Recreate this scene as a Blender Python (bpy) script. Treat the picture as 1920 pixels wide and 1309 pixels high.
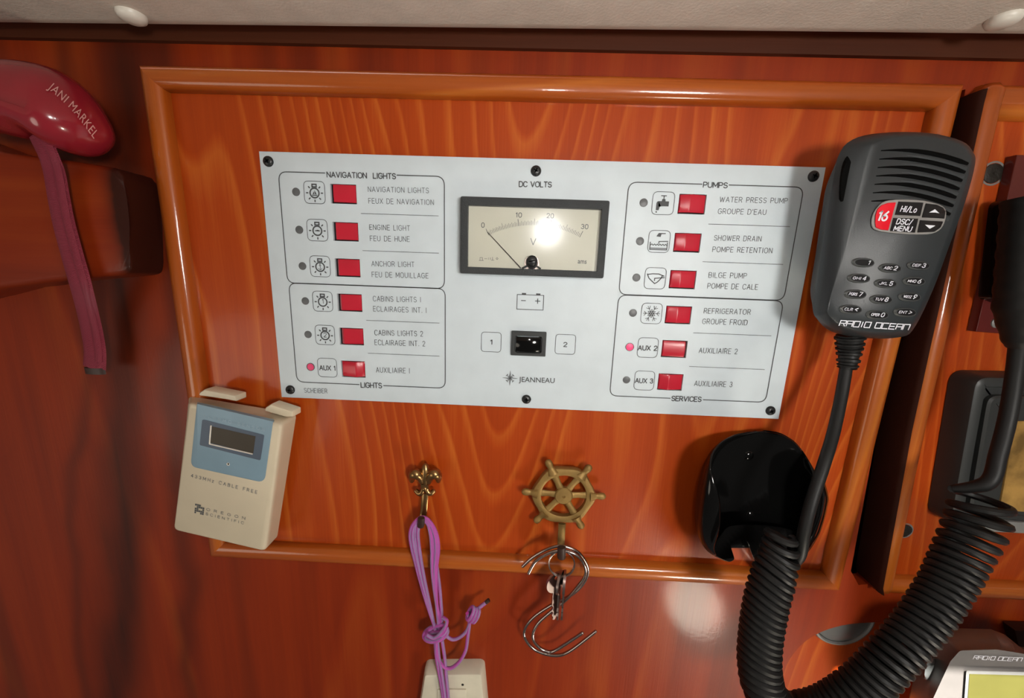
import bpy, bmesh, math, random
from mathutils import Vector, Matrix, Euler
from mathutils.bvhtree import BVHTree
random.seed(7)
for o in list(bpy.data.objects): bpy.data.objects.remove(o)
sc = bpy.context.scene
col = sc.collection

# ------------------------------------------------------------------ camera
CAM = Vector((-0.005068, -0.237763, 0.011912))
MR = Matrix(((0.9989059822, -0.0403030006, 0.0237172275),
             (0.0313262554, 0.2001472746, -0.9792648948),
             (0.0347203752, 0.9789365335, 0.2011908520)))   # columns: right, up, back
FPX = 707.6
cam = bpy.data.cameras.new('camera'); cam_o = bpy.data.objects.new('camera', cam); col.objects.link(cam_o)
cam.sensor_width = 36; cam.lens = FPX / 1920 * 36; cam.clip_start = 0.005; cam.clip_end = 50
cam_o.matrix_world = Matrix.Translation(CAM) @ MR.to_4x4()
sc.camera = cam_o

# ------------------------------------------------------------------ light
sc.view_settings.view_transform = 'Standard'; sc.view_settings.look = 'None'
sc.view_settings.gamma = 1; sc.view_settings.use_curve_mapping = False
sc.view_settings.exposure = -0.27
w = bpy.data.worlds.new('cabin_daylight'); sc.world = w; w.use_nodes = True
w.node_tree.nodes['Background'].inputs[0].default_value = (1.0, 0.93, 0.86, 1)
w.node_tree.nodes['Background'].inputs[1].default_value = 0.11
def lamp(name, kind, loc, target, energy, size=0.02, color=(1, 1, 1), **kw):
    l = bpy.data.lights.new(name, kind); o = bpy.data.objects.new(name, l); col.objects.link(o)
    l.energy = energy; l.color = color
    if kind == 'AREA': l.size = size; l.shape = 'DISK'
    else: l.shadow_soft_size = size
    for k, v in kw.items(): setattr(l, k, v)
    o.location = loc
    o.rotation_euler = (Vector(target) - Vector(loc)).to_track_quat('-Z', 'Y').to_euler()
    return o
# the phone's lamp just beside the lens, a cabin lamp, and sun from the companionway
lamp('phone_lamp', 'SPOT', (0.021, -0.242, 0.060), (0.0, 0, -0.02), 0.70, 0.007, (1, 0.97, 0.93), spot_size=math.radians(150), spot_blend=1.0)
lamp('cabin_lamp', 'AREA', (0.27, -0.64, 0.02), (-0.02, 0, -0.04), 3.3, 0.13, (1, 0.96, 0.90))
lamp('left_fill', 'AREA', (-0.75, -0.75, -0.35), (-0.2, 0, -0.10), 1.7, 0.45, (1, 0.90, 0.76))  # added soft fill to brighten the left wall; no lamp stands there
lamp('porthole_daylight', 'AREA', (0.30, -0.30, -0.52), (0.20, 0, -0.26), 1.3, 0.085, (1, 0.90, 0.74))
sun = bpy.data.lights.new('hatch_sun', 'SUN'); sun_o = bpy.data.objects.new('hatch_sun', sun); col.objects.link(sun_o)
sun.energy = 36; sun.angle = math.radians(0.6); sun.color = (1, 0.96, 0.88); sun_o.location = (0.4, -1.2, 1.4)
sun_o.rotation_euler = Vector((0.48, 1.0, -1.26)).to_track_quat('-Z', 'Y').to_euler()

# ------------------------------------------------------------------ placing: a photo point on a plane at distance d before the wall
def ray(px, py):
    return (MR @ Vector(((px - 960) / FPX, -(py - 654.5) / FPX, -1))).normalized()
def at(px, py, d=0.0, plane=None):
    r = ray(px, py)
    if plane is None: s = (-d - CAM.y) / r.y
    else:
        p, n = plane; s = (p - CAM).dot(n) / r.dot(n)
    return CAM + r * s

# ------------------------------------------------------------------ materials
def new_mat(name):
    m = bpy.data.materials.new(name); m.use_nodes = True
    nt = m.node_tree; return m, nt, nt.nodes['Principled BSDF']
def srgb(r, g, b):
    f = lambda c: (c / 255 / 12.92) if c / 255 <= 0.04045 else ((c / 255 + 0.055) / 1.055) ** 2.4
    return (f(r), f(g), f(b), 1)
def plain(name, c, rough=0.5, metal=0.0, coat=0.0, coat_rough=0.05, bump=0.0, bscale=900, emit=None, spec=0.5, var=0.06):
    m, nt, p = new_mat(name); N = nt.nodes; Lk = nt.links
    p.inputs['Roughness'].default_value = rough; p.inputs['Metallic'].default_value = metal
    p.inputs['Coat Weight'].default_value = coat; p.inputs['Coat Roughness'].default_value = coat_rough
    p.inputs['Specular IOR Level'].default_value = spec
    tc = N.new('ShaderNodeTexCoord'); nz = N.new('ShaderNodeTexNoise'); nz.inputs['Scale'].default_value = 60; nz.inputs['Detail'].default_value = 5
    Lk.new(tc.outputs['Object'], nz.inputs['Vector'])
    cr = N.new('ShaderNodeValToRGB'); a = [x * (1 - var) for x in c[:3]]; b = [min(1, x * (1 + var)) for x in c[:3]]
    cr.color_ramp.elements[0].position = 0.35; cr.color_ramp.elements[1].position = 0.65
    cr.color_ramp.elements[0].color = (*a, 1); cr.color_ramp.elements[1].color = (*b, 1)
    Lk.new(nz.outputs['Fac'], cr.inputs['Fac']); Lk.new(cr.outputs['Color'], p.inputs['Base Color'])
    if bump:
        n2 = N.new('ShaderNodeTexNoise'); n2.inputs['Scale'].default_value = bscale; n2.inputs['Detail'].default_value = 3
        Lk.new(tc.outputs['Object'], n2.inputs['Vector'])
        bp = N.new('ShaderNodeBump'); bp.inputs['Strength'].default_value = bump; bp.inputs['Distance'].default_value = 0.0004
        Lk.new(n2.outputs['Fac'], bp.inputs['Height']); Lk.new(bp.outputs['Normal'], p.inputs['Normal'])
    if emit:
        p.inputs['Emission Color'].default_value = emit[0]; p.inputs['Emission Strength'].default_value = emit[1]
    return m
def wood(name, dark, mid, light, along='Z', rings=12.0, fx=10.0, fz=1.3, line=0.35, streak=0.0, streak_col=None, rough=0.38, coat=0.6, offs=(0, 0, 0), fibre=0.25, med_c=0.55, cath=None, bands=None):
    """varnished mahogany / teak veneer: contours of a long stretched noise field make the figure, a finer one the fibres"""
    m, nt, p = new_mat(name); N = nt.nodes; Lk = nt.links
    tc = N.new('ShaderNodeTexCoord'); mp = N.new('ShaderNodeMapping'); mp.inputs['Location'].default_value = offs
    s = {'Z': (fx, fx * .3, fz), 'X': (fz, fx * .3, fx)}[along]; mp.inputs['Scale'].default_value = s
    Lk.new(tc.outputs['Object'], mp.inputs['Vector'])
    def noise(scale, detail, vec, rg=0.5):
        n = N.new('ShaderNodeTexNoise'); n.inputs['Scale'].default_value = scale; n.inputs['Detail'].default_value = detail; n.inputs['Roughness'].default_value = rg
        Lk.new(vec, n.inputs['Vector']); return n.outputs['Fac']
    def math_(op, a, b=None):
        n = N.new('ShaderNodeMath'); n.operation = op
        for i, v in enumerate((a, b)):
            if v is None: continue
            if isinstance(v, (int, float)): n.inputs[i].default_value = v
            else: Lk.new(v, n.inputs[i])
        return n.outputs[0]
    fld = noise(1.0, 1.5, mp.outputs['Vector'], 0.4)
    ring = math_('MULTIPLY', fld, rings)
    if cath:
        sx = N.new('ShaderNodeSeparateXYZ'); Lk.new(tc.outputs['Object'], sx.inputs[0])
        dx = math_('SUBTRACT', sx.outputs['X'], cath[0]); dx = math_('SQRT', math_('ADD', math_('MULTIPLY', dx, dx), cath[3]))
        ring = math_('ADD', ring, math_('SUBTRACT', math_('MULTIPLY', sx.outputs['Z'], cath[2]), math_('MULTIPLY', dx, cath[1])))
    ring = math_('FRACT', ring)
    mp2 = N.new('ShaderNodeMapping'); mp2.inputs['Scale'].default_value = {'Z': (900, 300, 22), 'X': (22, 300, 900)}[along]
    Lk.new(tc.outputs['Object'], mp2.inputs['Vector']); fib = noise(1.0, 3, mp2.outputs['Vector'], 0.6)
    mp3 = N.new('ShaderNodeMapping'); mp3.inputs['Location'].default_value = offs; mp3.inputs['Scale'].default_value = {'Z': (60, 20, 3.0), 'X': (3.0, 20, 60)}[along]
    Lk.new(tc.outputs['Object'], mp3.inputs['Vector']); med = noise(1.0, 3, mp3.outputs['Vector'], 0.55)
    r1 = N.new('ShaderNodeValToRGB'); e = r1.color_ramp.elements
    e[0].position = 0.0; e[0].color = (0, 0, 0, 1); e[1].position = 1.0; e[1].color = (0.12, 0.12, 0.12, 1)
    x = e.new(0.62); x.color = (0.25, 0.25, 0.25, 1); x = e.new(0.88); x.color = (1, 1, 1, 1)
    Lk.new(ring, r1.inputs['Fac'])
    v = math_('MULTIPLY', r1.outputs['Color'], line)
    v = math_('ADD', v, math_('MULTIPLY', math_('SUBTRACT', fib, 0.5), fibre))
    v = math_('ADD', v, math_('MULTIPLY', math_('SUBTRACT', med, 0.5), med_c))
    v = math_('ADD', v, 0.42)
    cr = N.new('ShaderNodeValToRGB'); ce = cr.color_ramp.elements
    ce[0].position = 0.12; ce[0].color = dark; ce[1].position = 0.95; ce[1].color = light
    y = ce.new(0.5); y.color = mid
    Lk.new(v, cr.inputs['Fac']); out = cr.outputs['Color']
    if streak:
        mp4 = N.new('ShaderNodeMapping'); mp4.inputs['Location'].default_value = (offs[0] + 3.1, offs[1], offs[2] + 1.7)
        mp4.inputs['Scale'].default_value = {'Z': (24, 8, 1.4), 'X': (1.4, 8, 24)}[along]
        Lk.new(tc.outputs['Object'], mp4.inputs['Vector']); st = noise(1.0, 2.5, mp4.outputs['Vector'], 0.5)
        r4 = N.new('ShaderNodeValToRGB'); r4.color_ramp.elements[0].position = 0.54; r4.color_ramp.elements[1].position = 0.68
        r4.color_ramp.elements[1].color = (streak, streak, streak, 1)
        Lk.new(st, r4.inputs['Fac'])
        mx = N.new('ShaderNodeMix'); mx.data_type = 'RGBA'; Lk.new(r4.outputs['Color'], mx.inputs['Factor'])
        Lk.new(out, mx.inputs['A']); mx.inputs['B'].default_value = streak_col or dark; out = mx.outputs['Result']
    for bx, bw, bs, sl in (bands or ()):                       # dark soft-edged streaks at chosen places, wandering with noise
        sx = N.new('ShaderNodeSeparateXYZ'); Lk.new(tc.outputs['Object'], sx.inputs[0])
        mpb = N.new('ShaderNodeMapping'); mpb.inputs['Scale'].default_value = (8, 8, 5); mpb.inputs['Location'].default_value = (bx * 7, 0, 1); Lk.new(tc.outputs['Object'], mpb.inputs['Vector'])
        wob = math_('MULTIPLY', math_('SUBTRACT', noise(1.0, 3, mpb.outputs['Vector']), 0.5), 0.06)
        d_ = math_('ADD', math_('SUBTRACT', sx.outputs['X'], bx), math_('ADD', wob, math_('MULTIPLY', sx.outputs['Z'], sl)))
        g_ = math_('DIVIDE', d_, bw); g_ = math_('MULTIPLY', g_, g_); g_ = math_('MULTIPLY', math_('POWER', 2.718, math_('MULTIPLY', g_, -1.0)), bs)
        g_ = math_('MULTIPLY', g_, math_('ADD', math_('MULTIPLY', med, 1.2), 0.4)); g_ = math_('MINIMUM', g_, 1.0)
        mx = N.new('ShaderNodeMix'); mx.data_type = 'RGBA'; Lk.new(g_, mx.inputs['Factor'])
        Lk.new(out, mx.inputs['A']); mx.inputs['B'].default_value = streak_col or dark; out = mx.outputs['Result']
    Lk.new(out, p.inputs['Base Color'])
    p.inputs['Roughness'].default_value = rough; p.inputs['Coat Weight'].default_value = coat; p.inputs['Coat Roughness'].default_value = 0.12
    p.inputs['Specular IOR Level'].default_value = 0.2
    nb = noise(1.0, 3, mp2.outputs['Vector'])
    bp = N.new('ShaderNodeBump'); bp.inputs['Strength'].default_value = 0.25; bp.inputs['Distance'].default_value = 0.0003
    Lk.new(nb, bp.inputs['Height']); Lk.new(bp.outputs['Normal'], p.inputs['Normal'])
    n3 = N.new('ShaderNodeTexNoise'); n3.inputs['Scale'].default_value = 350; Lk.new(tc.outputs['Object'], n3.inputs['Vector'])
    b2 = N.new('ShaderNodeBump'); b2.inputs['Strength'].default_value = 0.12; b2.inputs['Distance'].default_value = 0.0003
    Lk.new(n3.outputs['Fac'], b2.inputs['Height']); Lk.new(b2.outputs['Normal'], p.inputs['Coat Normal'])
    return m
def glass_mat(name, tint=(1, 1, 1, 1), rough=0.05):
    m = bpy.data.materials.new(name); m.use_nodes = True; nt = m.node_tree; nt.nodes.clear()
    o = nt.nodes.new('ShaderNodeOutputMaterial'); mx = nt.nodes.new('ShaderNodeMixShader'); fr = nt.nodes.new('ShaderNodeFresnel'); fr.inputs[0].default_value = 1.36
    t = nt.nodes.new('ShaderNodeBsdfTransparent'); t.inputs[0].default_value = tint
    g = nt.nodes.new('ShaderNodeBsdfGlossy'); g.inputs['Roughness'].default_value = rough
    nt.links.new(fr.outputs[0], mx.inputs[0]); nt.links.new(t.outputs[0], mx.inputs[1]); nt.links.new(g.outputs[0], mx.inputs[2]); nt.links.new(mx.outputs[0], o.inputs[0])
    return m
WD, WM, WL = (0.23, 0.022, 0.0018, 1), (0.36, 0.048, 0.004, 1), (0.54, 0.14, 0.018, 1)
M = {}
M['board'] = wood('varnished_teak_veneer', WD, WM, WL, 'Z', 24, 8.0, 1.3, 0.27, offs=(0.35, 0, 0.2), coat=0.2, cath=(-0.012, 75, 11, 0.0005), med_c=0.45)
M['wall'] = wood('mahogany_veneer', (0.13, 0.009, 0.001, 1), (0.24, 0.024, 0.0018, 1), (0.35, 0.062, 0.006, 1), 'Z', 9, 6.0, 0.8, 0.22, streak=0.45, streak_col=(0.035, 0.005, 0.0015, 1), offs=(1.3, 0, 0.6), fibre=0.15, coat=0.12, rough=0.5, bands=((-0.266, 0.019, 0.85, -0.175), (-0.232, 0.008, 0.55, -0.08), (-0.300, 0.006, 0.45, -0.16)))
M['mould'] = wood('varnished_moulding', (0.22, 0.035, 0.004, 1), (0.36, 0.075, 0.007, 1), (0.54, 0.17, 0.022, 1), 'Z', 6, 25, 1.5, 0.25, coat=0.8, rough=0.4)
M['mould_x'] = wood('varnished_moulding_across', (0.22, 0.035, 0.004, 1), (0.36, 0.075, 0.007, 1), (0.54, 0.17, 0.022, 1), 'X', 6, 25, 1.5, 0.25, coat=0.8, rough=0.4)
M['rail'] = wood('mahogany_rail', (0.11, 0.008, 0.0015, 1), (0.21, 0.020, 0.002, 1), (0.30, 0.048, 0.005, 1), 'X', 4, 14, 1.2, 0.2, streak=0.3, streak_col=(0.030, 0.005, 0.002, 1), fibre=0.15, coat=0.12, rough=0.5, bands=((0.119, 0.015, 2.6, 0.0),))
M['gapwood'] = plain('dark_brown_wood', (0.030, 0.006, 0.002, 1), 0.6, bump=0.2, spec=0.2)
M['batten'] = wood('dark_batten', (0.030, 0.006, 0.002, 1), (0.060, 0.014, 0.004, 1), (0.09, 0.022, 0.006, 1), 'X', 5, 9, 1, 0.2, coat=0.05, rough=0.6)
M['ceil'] = plain('white_headliner_vinyl', (0.62, 0.56, 0.49, 1), 0.75, bump=0.5, bscale=700)
M['cap'] = plain('white_plastic_cap', (0.66, 0.62, 0.55, 1), 0.35)
M['plate'] = plain('grey_white_faceplate', (0.56, 0.63, 0.67, 1), 0.45, var=0.03, bump=0.05)
M['ink'] = plain('dark_grey_ink', (0.055, 0.06, 0.065, 1), 0.6)
M['blackp'] = plain('black_plastic', (0.012, 0.013, 0.014, 1), 0.35)
M['blackhole'] = plain('black_recess', (0.004, 0.003, 0.004, 1), 0.8)
M['texblack'] = plain('textured_black_plastic', (0.024, 0.028, 0.030, 1), 0.55, bump=1.0, bscale=1800)
M['gloss'] = plain('glossy_black_plastic', (0.003, 0.003, 0.003, 1), 0.10, spec=0.35)
M['red'] = plain('red_rocker_plastic', (0.47, 0.010, 0.028, 1), 0.33, coat=0.2, coat_rough=0.2)
M['red_on'] = plain('red_rocker_lit', (0.60, 0.012, 0.045, 1), 0.33, coat=0.2, coat_rough=0.2)
M['led'] = plain('dark_indicator_lens', (0.10, 0.105, 0.11, 1), 0.4)
M['led_on'] = plain('lit_red_indicator', (0.75, 0.05, 0.15, 1), 0.4, emit=((1.0, 0.05, 0.16, 1), 0.45))
M['led_dim'] = plain('dim_red_indicator', (0.60, 0.05, 0.14, 1), 0.4, emit=((1.0, 0.05, 0.14, 1), 0.12))
M['dial'] = plain('cream_dial_card', (0.58, 0.57, 0.47, 1), 0.6, var=0.02)
M['glass'] = glass_mat('clear_window', rough=0.17)
M['hand'] = plain('dark_grey_handset_plastic', (0.021, 0.026, 0.029, 1), 0.40, bump=0.15, bscale=2500)
M['slot'] = plain('black_slot', (0.002, 0.002, 0.002, 1), 0.8, spec=0.05)
M['keyrim'] = plain('grey_key_rim', (0.055, 0.060, 0.060, 1), 0.4)
M['bezel'] = plain('grey_keypad_bezel', (0.26, 0.25, 0.24, 1), 0.4)
M['keyred'] = plain('red_key', (0.72, 0.006, 0.02, 1), 0.35)
M['keyblack'] = plain('black_key', (0.005, 0.005, 0.006, 1), 0.3)
M['white'] = plain('white_ink', (0.72, 0.74, 0.80, 1), 0.5, var=0.02)
M['rubber'] = plain('black_rubber_cord', (0.008, 0.008, 0.008, 1), 0.5, bump=0.1, spec=0.3)
M['cream'] = plain('cream_plastic', (0.60, 0.52, 0.38, 1), 0.42, var=0.02)
M['blue'] = plain('blue_grey_plastic', (0.19, 0.29, 0.36, 1), 0.45, var=0.03)
M['bluetext'] = plain('pale_blue_print', (0.30, 0.40, 0.47, 1), 0.5)
M['navy'] = plain('dark_blue_bezel', (0.035, 0.06, 0.10, 1), 0.4)
M['lcd'] = plain('dark_blank_lcd', (0.035, 0.026, 0.016, 1), 0.3, spec=0.15)
M['brass'] = plain('aged_brass', (0.27, 0.165, 0.05, 1), 0.50, metal=0.6, bump=0.3, var=0.2)
M['bronze'] = plain('polished_bronze', (0.34, 0.20, 0.08, 1), 0.28, metal=0.95, var=0.2)
M['steel'] = plain('stainless_steel', (0.40, 0.33, 0.30, 1), 0.22, metal=1.0)
M['darkmetal'] = plain('dark_hook_end', (0.03, 0.012, 0.008, 1), 0.5)
M['keymetal'] = plain('nickel_key_metal', (0.42, 0.33, 0.30, 1), 0.28, metal=1.0)
M['ivory'] = plain('aged_white_switch_plastic', (0.62, 0.58, 0.46, 1), 0.4)
M['crimson'] = plain('crimson_gloss_plastic', (0.26, 0.012, 0.022, 1), 0.22, coat=0.6)
M['pale'] = plain('pale_pink_print', (0.62, 0.30, 0.28, 1), 0.5)
M['acrylic'] = plain('dark_red_acrylic', (0.085, 0.010, 0.008, 1), 0.12, coat=0.4)
M['darkpl'] = plain('charcoal_plastic', (0.020, 0.022, 0.022, 1), 0.45)
M['amber'] = plain('brown_amber_screen', (0.26, 0.15, 0.04, 1), 0.2, coat=0.5, var=0.5)
M['greysteel'] = plain('grey_trim', (0.16, 0.16, 0.155, 1), 0.4)
M['lcdgreen'] = plain('yellow_green_lcd', (0.105, 0.10, 0.026, 1), 0.3)
M['gauge'] = plain('grey_gauge_face', (0.12, 0.13, 0.13, 1), 0.15, coat=0.6)
M['radio'] = plain('grey_radio_plastic', (0.15, 0.14, 0.135, 1), 0.4, coat=0.1)
M['boltblk'] = plain('blackened_bolt', (0.012, 0.010, 0.007, 1), 0.4, bump=0.6)
def rope_mat():
    m, nt, p = new_mat('purple_braided_cord'); N = nt.nodes; Lk = nt.links
    uv = N.new('ShaderNodeUVMap'); mp = N.new('ShaderNodeMapping'); mp.inputs['Scale'].default_value = (3, 60, 1); Lk.new(uv.outputs[0], mp.inputs['Vector'])
    wv = N.new('ShaderNodeTexWave'); wv.wave_type = 'BANDS'; wv.bands_direction = 'DIAGONAL'; wv.inputs['Scale'].default_value = 1.6; wv.inputs['Distortion'].default_value = 0.6
    Lk.new(mp.outputs[0], wv.inputs['Vector'])
    mp2 = N.new('ShaderNodeMapping'); mp2.inputs['Scale'].default_value = (2, 4, 1); Lk.new(uv.outputs[0], mp2.inputs['Vector'])
    w2 = N.new('ShaderNodeTexWave'); w2.wave_type = 'BANDS'; w2.bands_direction = 'X'; w2.inputs['Scale'].default_value = 0.32; Lk.new(mp2.outputs[0], w2.inputs['Vector'])
    cr = N.new('ShaderNodeValToRGB'); e = cr.color_ramp.elements
    e[0].position = 0.25; e[0].color = (0.56, 0.06, 0.40, 1); e[1].position = 0.70; e[1].color = (0.34, 0.16, 0.44, 1)
    x = e.new(0.95); x.color = (0.24, 0.32, 0.38, 1)
    mx = N.new('ShaderNodeMath'); mx.operation = 'MULTIPLY_ADD'; mx.inputs[1].default_value = 0.55
    ml = N.new('ShaderNodeMath'); ml.operation = 'MULTIPLY'; ml.inputs[1].default_value = 0.5
    Lk.new(w2.outputs['Fac'], ml.inputs[0]); Lk.new(wv.outputs['Fac'], mx.inputs[0]); Lk.new(ml.outputs[0], mx.inputs[2])
    Lk.new(mx.outputs[0], cr.inputs['Fac']); Lk.new(cr.outputs['Color'], p.inputs['Base Color'])
    bp = N.new('ShaderNodeBump'); bp.inputs['Strength'].default_value = 0.6; bp.inputs['Distance'].default_value = 0.0004
    Lk.new(wv.outputs['Fac'], bp.inputs['Height']); Lk.new(bp.outputs['Normal'], p.inputs['Normal'])
    p.inputs['Roughness'].default_value = 0.7; return m
M['rope'] = rope_mat()
def strap_mat():
    m, nt, p = new_mat('crimson_woven_strap'); N = nt.nodes; Lk = nt.links
    uv = N.new('ShaderNodeUVMap'); mp = N.new('ShaderNodeMapping'); mp.inputs['Scale'].default_value = (5, 130, 1); Lk.new(uv.outputs[0], mp.inputs['Vector'])
    wv = N.new('ShaderNodeTexWave'); wv.wave_type = 'BANDS'; wv.bands_direction = 'DIAGONAL'; wv.inputs['Scale'].default_value = 1.0; wv.inputs['Distortion'].default_value = 1.5
    Lk.new(mp.outputs[0], wv.inputs['Vector'])
    cr = N.new('ShaderNodeValToRGB'); e = cr.color_ramp.elements; e[0].color = (0.13, 0.008, 0.022, 1); e[1].color = (0.46, 0.06, 0.10, 1)
    Lk.new(wv.outputs['Fac'], cr.inputs['Fac']); Lk.new(cr.outputs['Color'], p.inputs['Base Color'])
    bp = N.new('ShaderNodeBump'); bp.inputs['Strength'].default_value = 0.8; bp.inputs['Distance'].default_value = 0.0005
    Lk.new(wv.outputs['Fac'], bp.inputs['Height']); Lk.new(bp.outputs['Normal'], p.inputs['Normal'])
    p.inputs['Roughness'].default_value = 0.5; return m
M['strap'] = strap_mat()

# ------------------------------------------------------------------ mesh helpers
class B:
    """collects polygons in world coordinates"""
    def __init__(s): s.v = []; s.f = []; s.uv = {}
    def add(s, vs, fs, uvs=None):
        k = len(s.v); s.v += [Vector(v) for v in vs]
        for i, f in enumerate(fs):
            if uvs: s.uv[len(s.f)] = uvs[i]
            s.f.append([k + j for j in f])
        return s
    def box(s, c, size, R=None):
        c = Vector(c); h = Vector(size) / 2; vs = []
        for x in (-1, 1):
            for y in (-1, 1):
                for z in (-1, 1):
                    v = Vector((x * h.x, y * h.y, z * h.z)); vs.append(c + (R @ v if R else v))
        return s.add(vs, [(0, 1, 3, 2), (4, 6, 7, 5), (0, 4, 5, 1), (2, 3, 7, 6), (0, 2, 6, 4), (1, 5, 7, 3)])
    def loft(s, rings, cap0=True, cap1=True):
        n = len(rings[0]); vs = [p for r in rings for p in r]; fs = []
        for i in range(len(rings) - 1):
            for j in range(n):
                a = i * n + j; b = i * n + (j + 1) % n; fs.append((a, b, b + n, a + n))
        if cap0: fs.append(tuple(range(n - 1, -1, -1)))
        if cap1: fs.append(tuple(range((len(rings) - 1) * n, len(rings) * n)))
        return s.add(vs, fs)
    def lathe(s, c, axis, prof, n=20):
        c = Vector(c); axis = Vector(axis).normalized(); u = axis.orthogonal().normalized(); w_ = axis.cross(u)
        rings = [[c + axis * h + (u * math.cos(2 * math.pi * k / n) + w_ * math.sin(2 * math.pi * k / n)) * max(r, 1e-6) for k in range(n)] for r, h in prof]
        return s.loft(rings)
    def tube(s, pts, r, n=8, cap=True, up=None, squash=None):
        pts = [Vector(p) for p in pts]; m = len(pts); rr = r if isinstance(r, (list, tuple)) else [r] * m
        t0 = (pts[1] - pts[0]).normalized(); u = t0.orthogonal().normalized() if up is None else (Vector(up) - t0 * Vector(up).dot(t0)).normalized()
        rings = []; L = [0]
        for i, p in enumerate(pts):
            t = (pts[min(i + 1, m - 1)] - pts[max(i - 1, 0)]).normalized()
            u = (u - t * u.dot(t)).normalized(); w_ = t.cross(u); sq = squash or (1, 1)
            rings.append([p + u * math.cos(2 * math.pi * k / n) * rr[i] * sq[0] + w_ * math.sin(2 * math.pi * k / n) * rr[i] * sq[1] for k in range(n)])
            if i: L.append(L[-1] + (p - pts[i - 1]).length)
        vs = [q for R_ in rings for q in R_]; fs = []; uvs = []
        for i in range(m - 1):
            for j in range(n):
                a = i * n + j; b = i * n + (j + 1) % n; fs.append((a, b, b + n, a + n))
                uvs.append([(j / n, L[i] * 10), ((j + 1) / n, L[i] * 10), ((j + 1) / n, L[i + 1] * 10), (j / n, L[i + 1] * 10)])
        if cap:
            fs.append(tuple(range(n - 1, -1, -1))); uvs.append([(0, 0)] * n)
            fs.append(tuple(range((m - 1) * n, m * n))); uvs.append([(0, 0)] * n)
        return s.add(vs, fs, uvs)
    def ellipsoid(s, c, ax, n=14, m=10, R=None):
        c = Vector(c); rings = []
        for i in range(m + 1):
            a = -math.pi / 2 + math.pi * i / m; ring = []
            for k in range(n):
                b = 2 * math.pi * k / n; v = Vector((math.cos(a) * math.cos(b) * ax[0], math.cos(a) * math.sin(b) * ax[1], math.sin(a) * ax[2]))
                if i in (0, m): v = Vector((1e-6 * math.cos(b), 1e-6 * math.sin(b), math.sin(a) * ax[2]))
                ring.append(c + (R @ v if R else v))
            rings.append(ring)
        return s.loft(rings)
def rnd(poly, r, n=5):
    """round the corners of a 2D polygon; r one radius or one per corner"""
    out = []; m = len(poly); P = [Vector((p[0], p[1])) for p in poly]
    for i, p in enumerate(P):
        ri = r[i] if isinstance(r, (list, tuple)) else r
        if ri <= 0: out.append(p); continue
        a = (P[i - 1] - p); b = (P[(i + 1) % m] - p); la, lb = a.length, b.length; a.normalize(); b.normalize()
        ang = a.angle(b); d = min(ri / math.tan(ang / 2), la * .49, lb * .49); s_, e_ = p + a * d, p + b * d
        for k in range(n + 1):
            t = k / n; out.append(s_ * (1 - t) ** 2 + p * 2 * t * (1 - t) + e_ * t * t)
    return out
def inset(poly, d):
    m = len(poly); A = sum(poly[i].x * poly[(i + 1) % m].y - poly[(i + 1) % m].x * poly[i].y for i in range(m)); sg = 1 if A > 0 else -1
    out = []
    for i, p in enumerate(poly):
        a = (p - poly[i - 1]); b = (poly[(i + 1) % m] - p)
        if a.length < 1e-9: a = b
        if b.length < 1e-9: b = a
        a.normalize(); b.normalize(); na = Vector((-a.y, a.x)) * sg; nb = Vector((-b.y, b.x)) * sg
        nn = na + nb; nn = nn / max(nn.length_squared / 2, 0.5) if nn.length > 1e-6 else na
        out.append(p + nn * d)
    return out
def xz(pts, d): return [Vector((p[0], -d, p[1])) for p in pts]
def wp(pxs, d): return [Vector((q.x, q.z)) for q in (at(a, b, d) for a, b in pxs)]
def slab(b, poly, d_back, d_front, bev=0.0005, steps=3, back=None):
    """a plate with a rounded front edge; poly in world (x, z)"""
    rings = [xz(back or poly, d_back)]
    for k in range(steps + 1):
        a = math.pi / 2 * k / steps
        rings.append(xz(inset(poly, bev * (1 - math.cos(a))) if k else poly, d_front - bev + bev * math.sin(a)))
    b.loft(rings); return b
def rect(x0, x1, z0, z1): return [Vector((x0, z0)), Vector((x1, z0)), Vector((x1, z1)), Vector((x0, z1))]
def spline(pts, n=8):
    P = [Vector(p) for p in pts]; out = []
    for i in range(len(P) - 1):
        p0, p1, p2, p3 = P[max(i - 1, 0)], P[i], P[i + 1], P[min(i + 2, len(P) - 1)]
        for k in range(n):
            t = k / n; out.append(0.5 * ((2 * p1) + (p2 - p0) * t + (2 * p0 - 5 * p1 + 4 * p2 - p3) * t * t + (3 * p1 - p0 - 3 * p2 + p3) * t ** 3))
    out.append(P[-1]); return out
def smooth_closed(pp, n=4):
    m = len(pp); o = []
    for i in range(m):
        p0, p1, p2, p3 = (Vector(pp[(i + k) % m]) for k in (-1, 0, 1, 2))
        for k in range(n):
            t = k / n; o.append(tuple(0.5 * ((2 * p1) + (p2 - p0) * t + (2 * p0 - 5 * p1 + 4 * p2 - p3) * t * t + (3 * p1 - p0 - 3 * p2 + p3) * t ** 3)))
    return o
def link(name, me, mat, parent):
    o = bpy.data.objects.new(name, me); col.objects.link(o)
    if mat: me.materials.append(mat)
    if parent is not None:
        o.parent = parent; org = world_loc(parent); me.transform(Matrix.Translation(-org))
    return o
def world_loc(o):
    l = Vector(o.location)
    while o.parent: o = o.parent; l += Vector(o.location)
    return l
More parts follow.
